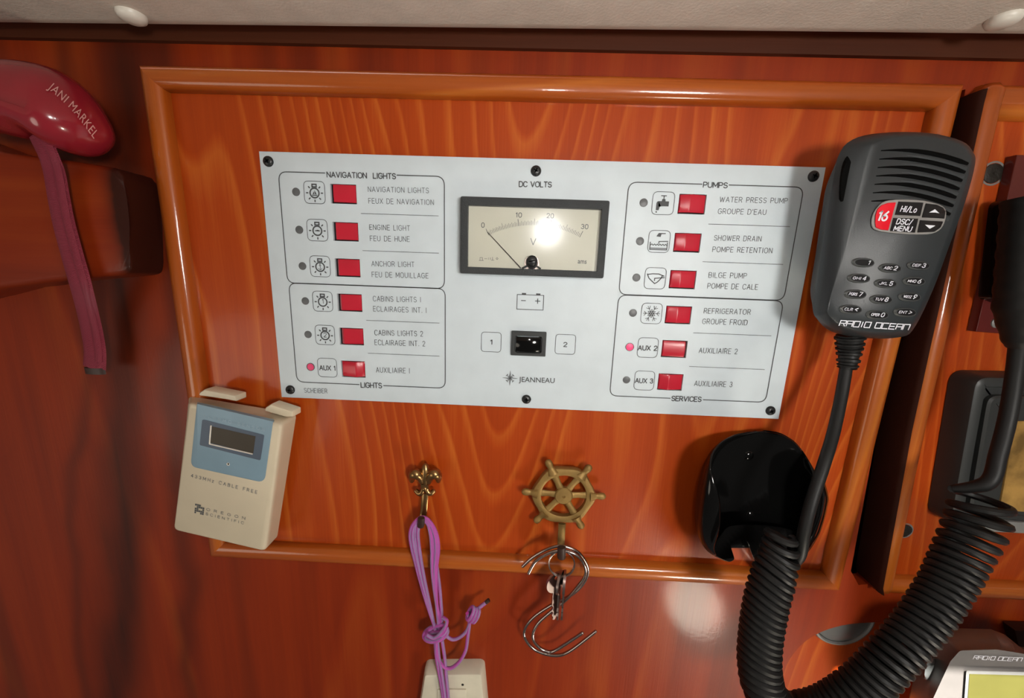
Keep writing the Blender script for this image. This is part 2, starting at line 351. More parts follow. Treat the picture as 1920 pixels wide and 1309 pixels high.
def part(name, b, mat, parent=None, sharp=38, label=None, flat=False, orient=True):
    me = bpy.data.meshes.new(name); me.from_pydata(b.v, [], b.f)
    if b.uv:
        ul = me.uv_layers.new(name='UVMap')
        for pi, uvs in b.uv.items():
            for k, li in enumerate(me.polygons[pi].loop_indices): ul.data[li].uv = uvs[k % len(uvs)]
    bm = bmesh.new(); bm.from_mesh(me)
    if orient: bmesh.ops.recalc_face_normals(bm, faces=bm.faces)
    for f in bm.faces: f.smooth = not flat
    for e in bm.edges:
        if len(e.link_faces) == 2 and e.calc_face_angle(0) > math.radians(sharp): e.smooth = False
    bm.to_mesh(me); bm.free()
    o = link(name, me, M[mat] if isinstance(mat, str) else mat, parent)
    if label: o['label'] = label
    return o
def thing(name, label, cat, loc, group=None):
    o = bpy.data.objects.new(name, None); col.objects.link(o); o.location = loc; o.empty_display_size = 0.01
    o['label'] = label; o['category'] = cat
    if group: o['group'] = group
    return o
def tag(o, label, cat, group=None):
    o['label'] = label; o['category'] = cat
    if group: o['group'] = group
    return o
def struct(name, b, mat, **kw):
    o = part(name, b, mat, **kw); o['kind'] = 'structure'; return o
def boolean(o, cutters):
    for c in cutters:
        m = o.modifiers.new('cut', 'BOOLEAN'); m.operation = 'DIFFERENCE'; m.object = c; m.solver = 'EXACT'
    dg = bpy.context.evaluated_depsgraph_get(); me = bpy.data.meshes.new_from_object(o.evaluated_get(dg))
    o.modifiers.clear(); old = o.data; o.data = me; me.name = old.name
    bm = bmesh.new(); bm.from_mesh(me)
    for f in bm.faces: f.smooth = True
    for e in bm.edges:
        if len(e.link_faces) == 2 and e.calc_face_angle(0) > math.radians(38): e.smooth = False
    bm.to_mesh(me); bm.free()
    for c in cutters: bpy.data.objects.remove(c)
def cutter(b):
    me = bpy.data.meshes.new('cut'); me.from_pydata(b.v, [], b.f); bm = bmesh.new(); bm.from_mesh(me); bmesh.ops.recalc_face_normals(bm, faces=bm.faces); bm.to_mesh(me); bm.free()
    o = bpy.data.objects.new('cut', me); col.objects.link(o); return o
# flat print
_tc = {}
def text_mesh(s, bold=0.0, shear=0.0, spacing=1.0):
    key = (s, bold, shear, spacing)
    if key in _tc: return _tc[key]
    c = bpy.data.curves.new('t', 'FONT'); c.body = s; c.size = 1; c.offset = bold; c.shear = shear; c.resolution_u = 3; c.space_character = spacing
    o = bpy.data.objects.new('t', c); col.objects.link(o); dg = bpy.context.evaluated_depsgraph_get()
    me = o.evaluated_get(dg).to_mesh(); vs = [Vector(v.co) for v in me.vertices]; fs = [tuple(p.vertices) for p in me.polygons]
    o.evaluated_get(dg).to_mesh_clear(); bpy.data.objects.remove(o)
    _tc[key] = (vs, fs); return vs, fs
def print_text(b, s, x0, y0, x1, y1, h, d=0.0002, plane=None, bold=0.0, shear=0.0, spacing=1.0, keep=False):
    """text running from photo point (x0,y0) to (x1,y1) along its mid height, h pixels tall, on a plane"""
    vs, fs = text_mesh(s, bold, shear, spacing)
    L_, R_ = at(x0, y0, d, plane), at(x1, y1, d, plane); mx, my = (x0 + x1) / 2, (y0 + y1) / 2
    T_, D_ = at(mx, my - h / 2, d, plane), at(mx, my + h / 2, d, plane)
    X = R_ - L_; xn = X.normalized(); nrm = Vector((0, -1, 0)) if plane is None else plane[1]
    up = nrm.cross(xn).normalized()
    if up.z < 0: up = -up
    H = (T_ - D_).length
    xa = min(v.x for v in vs); xb = max(v.x for v in vs); ya, yb = 0.0, 0.70
    sx = X.length / (xb - xa); sy = H / (yb - ya); mid = (L_ + R_) / 2
    b.add([mid + xn * ((v.x - (xa + xb) / 2) * sx) + up * ((v.y - (ya + yb) / 2) * sy) for v in vs], fs)
def arc(cx, cy, rx, ry, a0, a1, n=8): return [(cx + rx * math.cos(math.radians(a0 + (a1 - a0) * k / n)), cy + ry * math.sin(math.radians(a0 + (a1 - a0) * k / n))) for k in range(n + 1)]
# plain engraved capitals as strokes: (advance width, polylines) on a unit cap height
SF = {'A': (.72, [[(0, 0), (.36, 1), (.72, 0)], [(.13, .34), (.59, .34)]]), 'B': (.62, [[(0, 0), (0, 1)] + arc(.36, .76, .24, .24, 90, -90) + [(0, .52)], arc(.37, .26, .25, .26, 90, -90) + [(0, 0)]]),
      'C': (.68, [arc(.36, .64, .36, .36, 25, 180) + arc(.36, .36, .36, .36, 180, 335)]), 'D': (.68, [[(0, 0), (0, 1), (.3, 1)] + arc(.3, .62, .38, .38, 90, 0)[1:] + arc(.3, .38, .38, .38, 0, -90) + [(0, 0)]]),
      'E': (.56, [[(.56, 1), (0, 1), (0, 0), (.56, 0)], [(0, .52), (.5, .52)]]), 'F': (.54, [[(.54, 1), (0, 1), (0, 0)], [(0, .5), (.48, .5)]]),
      'G': (.72, [arc(.36, .64, .36, .36, 30, 180) + arc(.36, .36, .36, .36, 180, 360) + [(.72, .48), (.4, .48)]]), 'H': (.66, [[(0, 0), (0, 1)], [(.66, 0), (.66, 1)], [(0, .5), (.66, .5)]]),
      'I': (.10, [[(.05, 0), (.05, 1)]]), 'J': (.5, [[(.5, 1), (.5, .28)] + arc(.25, .25, .25, .25, 0, -180)]), 'K': (.64, [[(0, 0), (0, 1)], [(.62, 1), (0, .38)], [(.22, .58), (.64, 0)]]), 'L': (.52, [[(0, 1), (0, 0), (.52, 0)]]),
      'M': (.78, [[(0, 0), (0, 1), (.39, .25), (.78, 1), (.78, 0)]]), 'N': (.66, [[(0, 0), (0, 1), (.66, 0), (.66, 1)]]), 'O': (.76, [arc(.38, .62, .38, .38, 0, 180) + arc(.38, .38, .38, .38, 180, 360) + [(.76, .62)]]),
      'P': (.6, [[(0, 0), (0, 1)] + arc(.33, .73, .27, .27, 90, -90) + [(0, .46)]]), 'Q': (.76, [arc(.38, .62, .38, .38, 0, 180) + arc(.38, .38, .38, .38, 180, 360) + [(.76, .62)], [(.48, .25), (.78, -.05)]]),
      'R': (.64, [[(0, 0), (0, 1)] + arc(.34, .74, .26, .26, 90, -90) + [(0, .48)], [(.34, .48), (.64, 0)]]), 'S': (.62, [arc(.31, .75, .29, .25, 20, 270) + arc(.31, .26, .31, .26, 90, -160)[0:]]),
      'T': (.64, [[(0, 1), (.64, 1)], [(.32, 1), (.32, 0)]]), 'U': (.66, [[(0, 1), (0, .34)] + arc(.33, .33, .33, .33, 180, 360) + [(.66, 1)]]), 'V': (.7, [[(0, 1), (.35, 0), (.7, 1)]]), 'W': (1.0, [[(0, 1), (.25, 0), (.5, .9), (.75, 0), (1.0, 1)]]),
      'X': (.66, [[(0, 0), (.66, 1)], [(0, 1), (.66, 0)]]), 'Y': (.66, [[(0, 1), (.33, .48), (.66, 1)], [(.33, .48), (.33, 0)]]), 'Z': (.62, [[(0, 1), (.62, 1), (0, 0), (.62, 0)]]),
      '0': (.56, [arc(.28, .68, .28, .32, 0, 180) + arc(.28, .32, .28, .32, 180, 360) + [(.56, .68)]]), '1': (.26, [[(0, .78), (.2, 1), (.2, 0)]]), '2': (.56, [arc(.28, .72, .28, .28, 170, -20) + [(.0, 0), (.56, 0)]]),
      '3': (.56, [arc(.27, .76, .25, .24, 160, -90) + arc(.27, .27, .29, .27, 90, -165)]), '4': (.6, [[(.45, 0), (.45, 1), (0, .3), (.6, .3)]]), '5': (.56, [[(.5, 1), (.06, 1), (.03, .55)] + arc(.27, .32, .29, .32, 125, -155)]),
      '6': (.56, [[(.46, 1), (.06, .5)] + arc(.28, .29, .28, .29, 150, 510, 14)]), '7': (.54, [[(0, 1), (.54, 1), (.2, 0)]]), '8': (.56, [arc(.28, .76, .23, .24, -90, 270, 12), arc(.28, .27, .28, .26, 90, 450, 12)]), '9': (.56, [[(.1, 0), (.5, .5)] + arc(.28, .71, .28, .29, -30, 330, 14)]),
      "'": (.1, [[(.05, 1), (.05, .75)]]), '.': (.12, [[(.0, .05), (.12, .05)]]), '/': (.4, [[(0, -.05), (.4, 1.05)]]), '<': (.5, [[(.5, .85), (.05, .5), (.5, .15)]]), '>': (.5, [[(0, .85), (.45, .5), (0, .15)]]), ' ': (.34, []),
      'i': (.1, [[(.05, 0), (.05, .68)], [(.05, .86), (.05, 1)]]), 'o': (.52, [arc(.26, .34, .26, .34, 0, 360, 14)]), 'z': (.44, [[(0, .68), (.44, .68), (0, 0), (.44, 0)]])}
def ribbon3(b, P, w_, nrm):
    n = len(P); Ls = []; Rs = []
    for i in range(n):
        a = (P[i] - P[i - 1]).normalized() if i else (P[1] - P[0]).normalized(); c = (P[i + 1] - P[i]).normalized() if i < n - 1 else a
        t = a + c; t = t.normalized() if t.length > 1e-3 else a; k = 1 / max(.6, abs(t.dot(c))); q = nrm.cross(t).normalized() * (w_ / 2 * k); e = t * (w_ * .3) * ((i == n - 1) - (i == 0))
        Ls.append(P[i] + q + e); Rs.append(P[i] - q + e)
    b.add(Ls + Rs, [(i, i + 1, n + i + 1, n + i) for i in range(n - 1)])
def corners(ls):
    out = []
    for l in ls:
        cur = [l[0]]
        for i in range(1, len(l)):
            cur.append(l[i])
            if i < len(l) - 1:
                a = Vector(l[i]) - Vector(l[i - 1]); c = Vector(l[i + 1]) - Vector(l[i])
                if a.length > 1e-6 and c.length > 1e-6 and a.angle(c) > 1.0: out.append(cur); cur = [l[i]]
        out.append([p for k, p in enumerate(cur) if k == 0 or (Vector(p) - Vector(cur[k - 1])).length > 1e-6])
    return [l for l in out if len(l) > 1]
def engrave(b, s, x0, y0, x1, y1, h, d=0.0002, weight=.11, gap=.26, shear=0.0, arcd=None):
    tot = sum(SF[c_][0] for c_ in s) + gap * (len(s) - 1); L_, R_ = at(x0, y0, d), at(x1, y1, d); X = R_ - L_; mx, my = (x0 + x1) / 2, (y0 + y1) / 2
    H = (at(mx, my - h / 2, d) - at(mx, my + h / 2, d)).length; up = Vector((0, -1, 0)).cross(X.normalized()); up = (up if up.z > 0 else -up).normalized() * H; x = 0; wd = weight * H
    for c_ in s:
        for l in corners(SF[c_][1]): ribbon3(b, [L_ + X * ((x + u) / tot) + up * (v - .5) + X.normalized() * (shear * (v - .5) * H) for u, v in l], wd, Vector((0, -1, 0)))
        x += SF[c_][0] + gap
def letters(name, items, parent, mat='ink', d=0.0002, **kw):
    b = B()
    for it in items: print_text(b, *it, d=d, **kw)
    return part(name, b, mat, parent, flat=True, orient=False)
def ribbon(b, pts, w_, d=0.0002, closed=False):
    """flat stroke through world (x,z) points"""
    P = [Vector((p[0], p[1])) for p in pts]; n = len(P); Ls = []; Rs = []
    for i in range(n):
        a = P[i] - P[i - 1] if (i or closed) else P[1] - P[0]; c = P[(i + 1) % n] - P[i] if (i < n - 1 or closed) else P[-1] - P[-2]
        a = a.normalized(); c = c.normalized(); t = (a + c); t = t.normalized() if t.length > 1e-6 else a
        k = 1 / max(0.5, abs(t.dot(c))); nn = Vector((-t.y, t.x)) * (w_ / 2 * k); Ls.append(P[i] + nn); Rs.append(P[i] - nn)
    vs = xz(Ls + Rs, d); m = n if closed else n - 1
    b.add(vs, [(i, (i + 1) % n, n + (i + 1) % n, n + i) for i in range(m)]); return b
def disc(b, c, r, d=0.0002, n=20): b.add([Vector((c[0] + r * math.cos(2 * math.pi * k / n), -d, c[1] + r * math.sin(2 * math.pi * k / n))) for k in range(n)], [tuple(range(n))])
def circ(c, r, n=24, a0=0, a1=360): return [(c[0] + r * math.cos(math.radians(a0 + (a1 - a0) * k / n)), c[1] + r * math.sin(math.radians(a0 + (a1 - a0) * k / n))) for k in range(n + (a1 - a0 != 360))]

# ================================================================== the setting
FX0, FX1, FZ0, FZ1 = -0.2281, 0.2275, -0.2020, 0.1195       # outer frame of the left access panel
BY = -0.002                                                    # board face is 2 mm behind the faceplate's (d = -0.002)
b = B(); b.box((0, 0.007, -0.25), (3.2, 0.010, 1.6)); wall = struct('wall_back', b, 'wall')
cuts = [cutter(B().box(((FX0 + FX1) / 2, 0.0, (FZ0 + FZ1) / 2), (FX1 - FX0 - .002, 0.0100, FZ1 - FZ0 - .002)))]
gap = [Vector((0.2282, 0.1165)), Vector((0.2335, 0.1188)), Vector((0.2420, -0.0785)), Vector((0.2505, -0.1883)), Vector((0.2512, -0.1990)), Vector((0.2445, -0.2004)), Vector((0.2366, -0.1891)), Vector((0.2308, -0.0785))]
cuts.append(cutter(B().loft([xz(gap, 0.05), xz(gap, -0.05)])))
hole_px = [(1462, 1345), (1463, 1290), (1470, 1260), (1485, 1230), (1510, 1203), (1545, 1183), (1590, 1171), (1640, 1167), (1734, 1170), (1722, 1240), (1640, 1560), (1480, 1560), (1466, 1450)]
hole = wp(hole_px, -0.002)
hole = [hole[0]] + [Vector((p.x, p.y)) for p in (spline([(q.x, q.y, 0) for q in hole[:8]], 5))][1:] + hole[8:]
hole = [Vector((p.x, p.y)) for p in hole]
cuts.append(cutter(B().loft([xz(hole, 0.05), xz(hole, -0.05)])))
boolean(wall, cuts)
b = B(); b.box((0.30, 0.0165, -0.43), (0.6, 0.006, 0.42)); back = struct('wall_recess', b, 'board')
b = B(); b.box((0.30, 0.055, 0.0), (0.6, 0.006, 0.6)); struct('wall_cavity', b, 'gapwood')
# ceiling headliner: padded panel whose edge stops short of the wall
CZ = 0.1370
prof = [(-0.0070, CZ + 0.0040), (-0.0078, CZ + 0.0015), (-0.0100, CZ + 0.0002), (-0.014, CZ), (-0.90, CZ + 0.006), (-0.90, CZ + 0.03), (-0.0070, CZ + 0.03)]
b = B(); b.loft([[Vector((-1.6, y, z - 0.0124)) for y, z in prof], [Vector((1.6, y, z + 0.0124)) for y, z in prof]]); ceil_o = struct('ceiling', b, 'ceil'); boolean(ceil_o, [cutter(B().box((0.54, -0.55, CZ), (0.92, 0.446, 0.2)))])
b = B(); b.box((0, 0.004, 0.141), (3.2, 0.010, 0.017)); struct('trim_1', b, 'batten')
for px, py, lab in ((246, 22, 'oval white plastic cap on the ceiling lining above the red float'), (1880, 44, 'blurred white plastic cap on the ceiling lining at top right')):
    r = ray(px, py); s = (CZ - 0.0005 - CAM.z) / r.z; c = CAM + r * s; zc = CZ + .00775 * c.x
    b = B(); b.lathe((c.x, c.y, zc + 0.0005), (0, 0, -1), [(0.0064, 0), (0.0064, 0.0016), (0.0056, 0.0030), (0.0038, 0.0040), (0.0001, 0.0043)], 24)
    tag(part('ceiling_cap', b, 'cap'), lab, 'cap')

# ================================================================== access panels with mouldings
def moulding(name, a, c, inner_sign, parent, mat, w_=0.0125, h=0.0075, base=-0.002, ex0=1, ex1=1):
    """rounded bead from outer corner a to outer corner c (x,z); mitred; inner side given by unit vector"""
    a, c = Vector(a), Vector(c); n_ = Vector(inner_sign); t = (c - a).normalized(); P = []
    prof = [(0, 0), (0.0, 0.45), (0.06, 0.66), (0.18, 0.87), (0.36, 0.98), (0.55, 1.0), (0.74, 0.93), (0.88, 0.75), (0.97, 0.48), (1.0, 0.2), (1.0, 0)]
    ra, rc = [], []
    for u, v in prof:
        off = n_ * (u * w_); d = base + v * h
        pa = a + off + t * (u * w_ * ex0); pc = c + off - t * (u * w_ * ex1)
        ra.append(Vector((pa.x, -d, pa.y))); rc.append(Vector((pc.x, -d, pc.y)))
    b = B(); b.loft([ra, rc]); return part(name, b, mat, parent, sharp=50)
ap = thing('access_panel', 'large varnished wooden panel in a rounded frame carrying the white switch plate', 'wall panel', (0, 0.002, FZ0))
b = B(); b.box((0, 0.0036, (FZ0 + FZ1) / 2), (FX1 - FX0 - 0.004, 0.003, FZ1 - FZ0 - 0.004)); part('panel_board', b, 'board', ap)
moulding('moulding', (FX0, FZ1), (FX1, FZ1), (0, -1), ap, 'mould_x'); moulding('moulding', (FX0, FZ0), (FX1, FZ0), (0, 1), ap, 'mould_x')
moulding('moulding', (FX0, FZ0), (FX0, FZ1), (1, 0), ap, 'mould'); moulding('moulding', (FX1, FZ0), (FX1, FZ1), (-1, 0), ap, 'mould')
a2 = thing('access_panel', 'second varnished wooden panel in a rounded frame at right edge behind the coiled cord', 'wall panel', (0.35, 0.002, -0.199))
G0, G1 = Vector((0.2340, 0.1195)), Vector((0.2520, -0.2015))
b = B(); b.loft([xz([G0 + Vector((.003, -.003)), Vector((0.60, 0.1155)), Vector((0.60, -0.199)), G1 + Vector((.003, .003))], -0.005), xz([G0 + Vector((.003, -.003)), Vector((0.60, 0.1155)), Vector((0.60, -0.199)), G1 + Vector((.003, .003))], -0.0015)])
part('panel_board', b, 'board', a2)
def side(z, xr, xi, cut=0.0, end=1.0):
    pr_ = [(0, -.012), (0, -.0015), (.0, .0050), (.05, .0066), (.14, .0078), (.30, .0088), (.5, .0091), (.7, .0086), (.88, .0068), (1, .0030), (1, -.0015), (1, -.012)]
    return [Vector((xr + (xi - xr) * u + cut * (1 - u), -(-.002 + (d + .002) * (end if d > -.002 else 1)), z)) for u, d in pr_]
b = B(); b.loft([side(-.2010, .2512, .2605, .0040, .25), side(-.1985, .2503, .2602, .0010, .8), side(-.1930, .2497, .2594), side(-.0785, .2412, .2530), side(.1080, .2335, .2468), side(.1150, .2335, .2468, .0020), side(.1195, .2340, .2468, .0050, .6)])
part('moulding', b, 'mould', a2, sharp=60)
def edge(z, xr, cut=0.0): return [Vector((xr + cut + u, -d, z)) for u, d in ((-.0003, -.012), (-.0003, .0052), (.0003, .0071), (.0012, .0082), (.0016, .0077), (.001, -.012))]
b = B(); b.loft([edge(-.1990, .2506, .0012), edge(-.1930, .2497), edge(-.0785, .2412), edge(.1080, .2335), edge(.1150, .2335)]); part('moulding_side', b, 'gapwood', a2, label='dark outer side of the frame')  # near-black strip along the outer face of this frame
moulding('moulding', G0 + Vector((.004, 0)), (0.60, 0.1195), (0, -1), a2, 'mould_x', w_=0.0165, ex1=0, ex0=0); moulding('moulding', G1 + Vector((.004, 0)), (0.60, -0.2015), (0, 1), a2, 'mould_x', ex1=0, ex0=0, w_=0.0125)

# ================================================================== switch plate
sp = thing('switch_panel', 'white rectangular electrical switch plate with red rockers and a voltmeter', 'switch panel', (0, 0.002, -0.0765))
b = B(); slab(b, rect(-0.165, 0.165, -0.0765, 0.0765), -0.002, 0.0, 0.0003, 2)
plate = part('faceplate', b, 'plate', sp)
rows_l = [((555.3, 360), (590, 361), (644, 364)), ((561.3, 431), (595.3, 431.8), (648, 434.7)), ((567.3, 499), (600.5, 499.6), (651.8, 502.4)),
          ((572.7, 564.5), (605.3, 565.2), (655.8, 567.8)), ((577.8, 627.2), (609.7, 628.2), (659, 631.2)), ((582.7, 688), (614, 689.4), (662.5, 692.4))]
rows_r = [((1206.8, 380.2), (1243.3, 381.4), (1297.6, 383)), ((1199.9, 452.3), (1235.5, 453), (1288.6, 455.3)), ((1193.2, 520.6), (1228.3, 522), (1280, 524.5)),
          ((1186.7, 586.9), (1221.4, 587.9), (1271.8, 590.9)), ((1180.6, 650.6), (1214.5, 652), (1264.2, 654.6)), ((1174.6, 712.3), (1208, 713.6), (1256.7, 716.6))]
SW, SH, LR = 0.0158, 0.0111, 0.0024
cuts = []; specs = []
names_l = ['navigation', 'engine light', 'anchor light', 'cabin lights 1', 'cabin lights 2', 'auxiliary 1']
for k, (led, ic, sw) in enumerate(rows_l + rows_r):
    P = at(*sw); cuts.append(cutter(B().box((P.x, 0.0, P.z), (SW, 0.006, SH)))); specs.append((k, P, at(*led), at(*ic)))
boolean(plate, [cutter(B().box((p.x, 0.0, p.z), (SW, 0.006, SH))) for _, p, _, _ in specs] if False else cuts)
ridge = [0.16, 0.18, 0.20, 0.22, 0.24, 0.66, 0.36, 0.37, 0.36, 0.42, 0.86, 0.38]
tops = [0.0019, 0.0019, 0.0019, 0.0019, 0.0019, 0.0030, 0.0024, 0.0024, 0.0024, 0.0022, 0.0020, 0.0028]
for k, P, Lp, Ip in specs:
    b = B(); b.box((P.x, 0.00185, P.z), (SW - 0.0001, 0.0002, SH - 0.0001)); hs = part('switch_recess', b, 'blackhole', sp)
    u = ridge[k]; x0, x1 = P.x - SW / 2 + 0.0006, P.x + SW / 2 - 0.0004
    if k < 5: x0 += 0.0011
    if k == 10: x1 -= 0.0007
    xr = P.x - SW / 2 + u * SW; zt = SH / 2 - 0.0006; t = tops[k] * .8; P = P + Vector((0, 0, 0.0002))
    prof = [(x0, -0.0016), (x0, -0.0004), (x0 + 0.0004, 0.0003)]
    for s_ in (0.35, 0.7, 0.9): prof.append((x0 + 0.0004 + (xr - x0 - 0.0004) * s_, 0.0003 + (t - 0.0003) * s_ ** 0.9))
    prof += [(xr, t), (xr + 0.0004, t - 0.00006)]
    for s_ in (0.3, 0.6, 0.85): prof.append((xr + (x1 - xr) * s_, t - (t - 0.0002) * s_ * 1.0))
    prof += [(x1 - 0.0003, 0.0001), (x1, -0.0004), (x1, -0.0016)]
    def bow(z_):
        return [Vector((x, -(d - 0.0006 * (abs(z_) / zt) ** 4 * (d > 0)), P.z + z_)) for x, d in prof]
    b = B(); b.loft([bow(z_) for z_ in (-zt, -zt * .97, -zt * .8, -zt * .4, 0, zt * .4, zt * .8, zt * .97, zt)])
    part('rocker', b, 'red', sp, sharp=30)
    mat, lb = ('led_dim', 'dimly lit pink indicator lamp') if k == 5 else ('led_on', 'brightly lit pink indicator lamp') if k == 10 else ('led', None)
    b = B(); b.lathe((Lp.x, 0.0002, Lp.z), (0, -1, 0), [(LR, 0), (LR, 0.0004), (LR * .8, 0.00055), (0.00001, 0.0006)], 24); o = part('indicator_lamp', b, mat, sp, label=lb)
    if k in (5, 10):
        b = B(); b.lathe((Lp.x, 0.0002, Lp.z), (0, -1, 0), [(LR * 1.12, 0), (LR * 1.12, 0.0006), (LR * .96, 0.0006), (LR * .96, 0.0)], 24); part('lamp_rim', b, 'led', o)
# printed outlines
pr = B(); LW = 0.00055; th = 0.00032
def rr_path(x0, x1, z0, z1, r, n=6): return [tuple(p) for p in rnd(rect(x0, x1, z0, z1), r, n)]
S_ = 0.00635
class Multi:
    def __init__(s): s.l = []; s.cur = None
    def add(s, *a, **k): s.cur.add(*a, **k)
    def go(s, key):
        for kk, bb in s.l:
            if kk == key: s.cur = bb; return
        s.cur = B(); s.l.append((key, s.cur))
icons = Multi()
for k, P, Lp, Ip in specs: icons.go(k); ribbon(icons, rr_path(Ip.x - S_, Ip.x + S_, Ip.z - S_, Ip.z + S_, 0.0030), th, closed=True)
for c in (at(921, 641.5), at(1060, 645.8)): icons.go(('n', c.x)); ribbon(icons, rr_path(c.x - S_, c.x + S_, c.z - S_, c.z + S_, 0.0022), th, closed=True)
def outline(tl, br, head_l, head_r, top):
    a, c = at(*tl), at(*br); r = 0.0052; pts = [Vector(p) for p in rr_path(a.x, c.x, c.z, a.z, r, 8)]; zz = a.z if top else c.z
    n = len(pts); i = [j for j in range(n) if abs(pts[j].y - zz) < 1e-6 and abs(pts[(j + 1) % n].y - zz) < 1e-6 and abs(pts[j].x - pts[(j + 1) % n].x) > 0.02][0]
    g0, g1 = at(*head_l).x, at(*head_r).x; ga, gb = (g0, g1) if pts[i].x < pts[(i + 1) % n].x else (g1, g0)
    pr = B(); ribbon(pr, [Vector((gb, zz))] + [pts[(i + 1 + k) % n] for k in range(n)] + [Vector((ga, zz))], LW); part('printed_border', pr, 'ink', plate, flat=True, orient=False)
outline((522, 322), (833.5, 541.5), (610, 325), (744, 330), True)
outline((541.5, 530.5), (835, 728), (674, 721), (719, 724), False)
outline((1179, 341.5), (1469, 563.5), (1316.5, 346), (1366, 348), True)
outline((1160, 553), (1435, 754.5), (1257, 746), (1318, 748.5), False)
for x0, y0, x1, y1 in ((677, 400.5, 822.5, 405), (680, 470.3, 823, 474.5), (687, 601, 824, 605.6), (690, 662.5, 824, 667.6),
                       (1327.8, 420.8, 1481, 424.5), (1317, 491.3, 1468, 495.5), (1299.6, 624.3, 1446, 629.6), (1291.9, 687.3, 1433.5, 692.7)):
    a, c = at(x0, y0), at(x1, y1); zz = (a.z + c.z) / 2; pr = B(); ribbon(pr, [(a.x, zz), (c.x, zz)], 0.00028); part('printed_line', pr, 'ink', plate, flat=True, orient=False)
# symbols
def strokes(c, s, lst, w_):
    for l in lst: ribbon(icons, [(c.x + u * s, c.z + v * s) for u, v in l], w_)
def bulb(c, s):
    ribbon(icons, circ((c.x, c.z - 0.05 * s), 0.43 * s, 24), 0.13 * s, closed=True)
    for a in (0, 45, 135, 180, 225, 270, 315):
        ca, sa = math.cos(math.radians(a)), math.sin(math.radians(a)); ribbon(icons, [(c.x + ca * .60 * s, c.z - .05 * s + sa * .60 * s), (c.x + ca * .82 * s, c.z - .05 * s + sa * .82 * s)], 0.11 * s)
    strokes(c, s, [[(-.2, .42), (-.2, .72), (.2, .72), (.2, .42)]], 0.12 * s)
    strokes(c, s, [[(-.2, .50), (.2, .50)]], 0.1 * s)
for k in range(5): icons.go(k); bulb(specs[k][3], S_)
icons.go(0); c = specs[0][3]; s = S_
icons.add([Vector((c.x + u * s, -0.0002, c.z + v * s)) for u, v in ((0.0, .22), (.2, -.16), (.02, -.16), (-.03, .12), (-.03, -.16), (-.2, -.16))], [(0, 1, 2), (3, 4, 5)]); strokes(c, s, [[(-.25, -.25), (.25, -.25)]], .09 * s)
icons.go(1); strokes(specs[1][3], S_, [[(-.24, -.06), (.24, -.06)]], .08 * S_); strokes(specs[1][3], S_, [[(-.08, -.03), (.14, -.03)]], .1 * S_)
icons.go(2); strokes(specs[2][3], S_, [[(0, .2), (0, -.3)], [(-.12, .08), (.12, .08)], [(-.18, -.18), (-.1, -.3), (0, -.34), (.1, -.3), (.18, -.18)]], .05 * S_)
ribbon(icons, circ((specs[2][3].x, specs[2][3].z + .24 * S_), .05 * S_, 10), .04 * S_, closed=True)
# tap
icons.go(6); c = specs[6][3]
strokes(c, S_, [[(-.26, .66), (.26, .66)], [(0.02, .66), (0.02, .32)]], .08 * S_)
for poly in ([(-.12, .38), (.16, .38), (.2, .16), (-.16, .16)], [(-.42, .18), (.52, .18), (.52, -.26), (-.2, -.26), (-.42, -.3)], [(-.62, -.62), (-.62, 0), (-.56, .14), (-.42, .18), (-.2, -.26), (-.3, -.36), (-.36, -.62)]):
    icons.add([Vector((c.x + u * S_, -0.0002, c.z + v * S_)) for u, v in poly], [tuple(range(len(poly)))])
disc(icons, (c.x - .56 * S_, c.z - .78 * S_), .07 * S_)
# shower drain
icons.go(7); c = specs[7][3]
icons.add([Vector((c.x + u * S_, -0.0002, c.z + v * S_)) for u, v in ((-.1, .78), (.55, .78), (.55, .70), (.16, .68), (.1, .42), (-.3, .46))], [(0, 1, 2, 3, 4, 5)])
strokes(c, S_, [[(-.8, -.05), (-.8, -.75), (.8, -.75), (.8, -.05)], [(.0, -.22), (.0, 0), (.85, .04)], [(-.78, -.62), (.78, -.62)]], .08 * S_)
strokes(c, S_, [[(-.78 + i * .13, -.32 + (.08 if i % 2 else -.03)) for i in range(13)]], .07 * S_)
# bilge pump
icons.go(8); c = specs[8][3]
strokes(c, S_, [[(-.8, .42), (-.6, .0), (-.2, -.34), (.0, -.5), (.25, -.34), (.55, .0), (.68, .32)], [(-.75, .35), (-.3, .42), (.3, .42), (.85, .22)], [(-.05, -.25), (-.05, 0), (.9, .1)]], .09 * S_)
# snow flake
icons.go(9); c = specs[9][3]
for a in range(0, 360, 60):
    R2 = lambda u, v: (u * math.cos(math.radians(a)) - v * math.sin(math.radians(a)), u * math.sin(math.radians(a)) + v * math.cos(math.radians(a)))
    strokes(c, S_, [[R2(.0, 0), R2(.82, 0)], [R2(.5, 0), R2(.74, .22)], [R2(.5, 0), R2(.74, -.22)], [R2(.2, 0), R2(.36, .2)], [R2(.2, 0), R2(.36, -.2)]], .05 * S_)
ribbon(icons, circ((c.x, c.z), .2 * S_, 6), .06 * S_, closed=True)
# battery sign
icons.go('bat'); q = wp([(969.5, 552), (1019.5, 554.3), (1018.3, 581.8), (969.5, 579.4)], 0); x0 = (q[0].x + q[3].x) / 2; x1 = (q[1].x + q[2].x) / 2; z1 = (q[0].y + q[1].y) / 2; z0 = (q[2].y + q[3].y) / 2
ribbon(icons, [(x0, z0), (x1, z0), (x1, z1), (x0, z1)], .0004, closed=True)
for u in (.25, .79): ribbon(icons, [(x0 + (x1 - x0) * (u - .08), z1 + .0006), (x0 + (x1 - x0) * (u + .08), z1 + .0006)], .0010)
w3 = x1 - x0; h3 = z1 - z0
for l in ([(.15, .6), (.33, .6)], [(.68, .6), (.88, .6)], [(.78, .42), (.78, .78)]): ribbon(icons, [(x0 + u * w3, z0 + v * h3) for u, v in l], .0005)
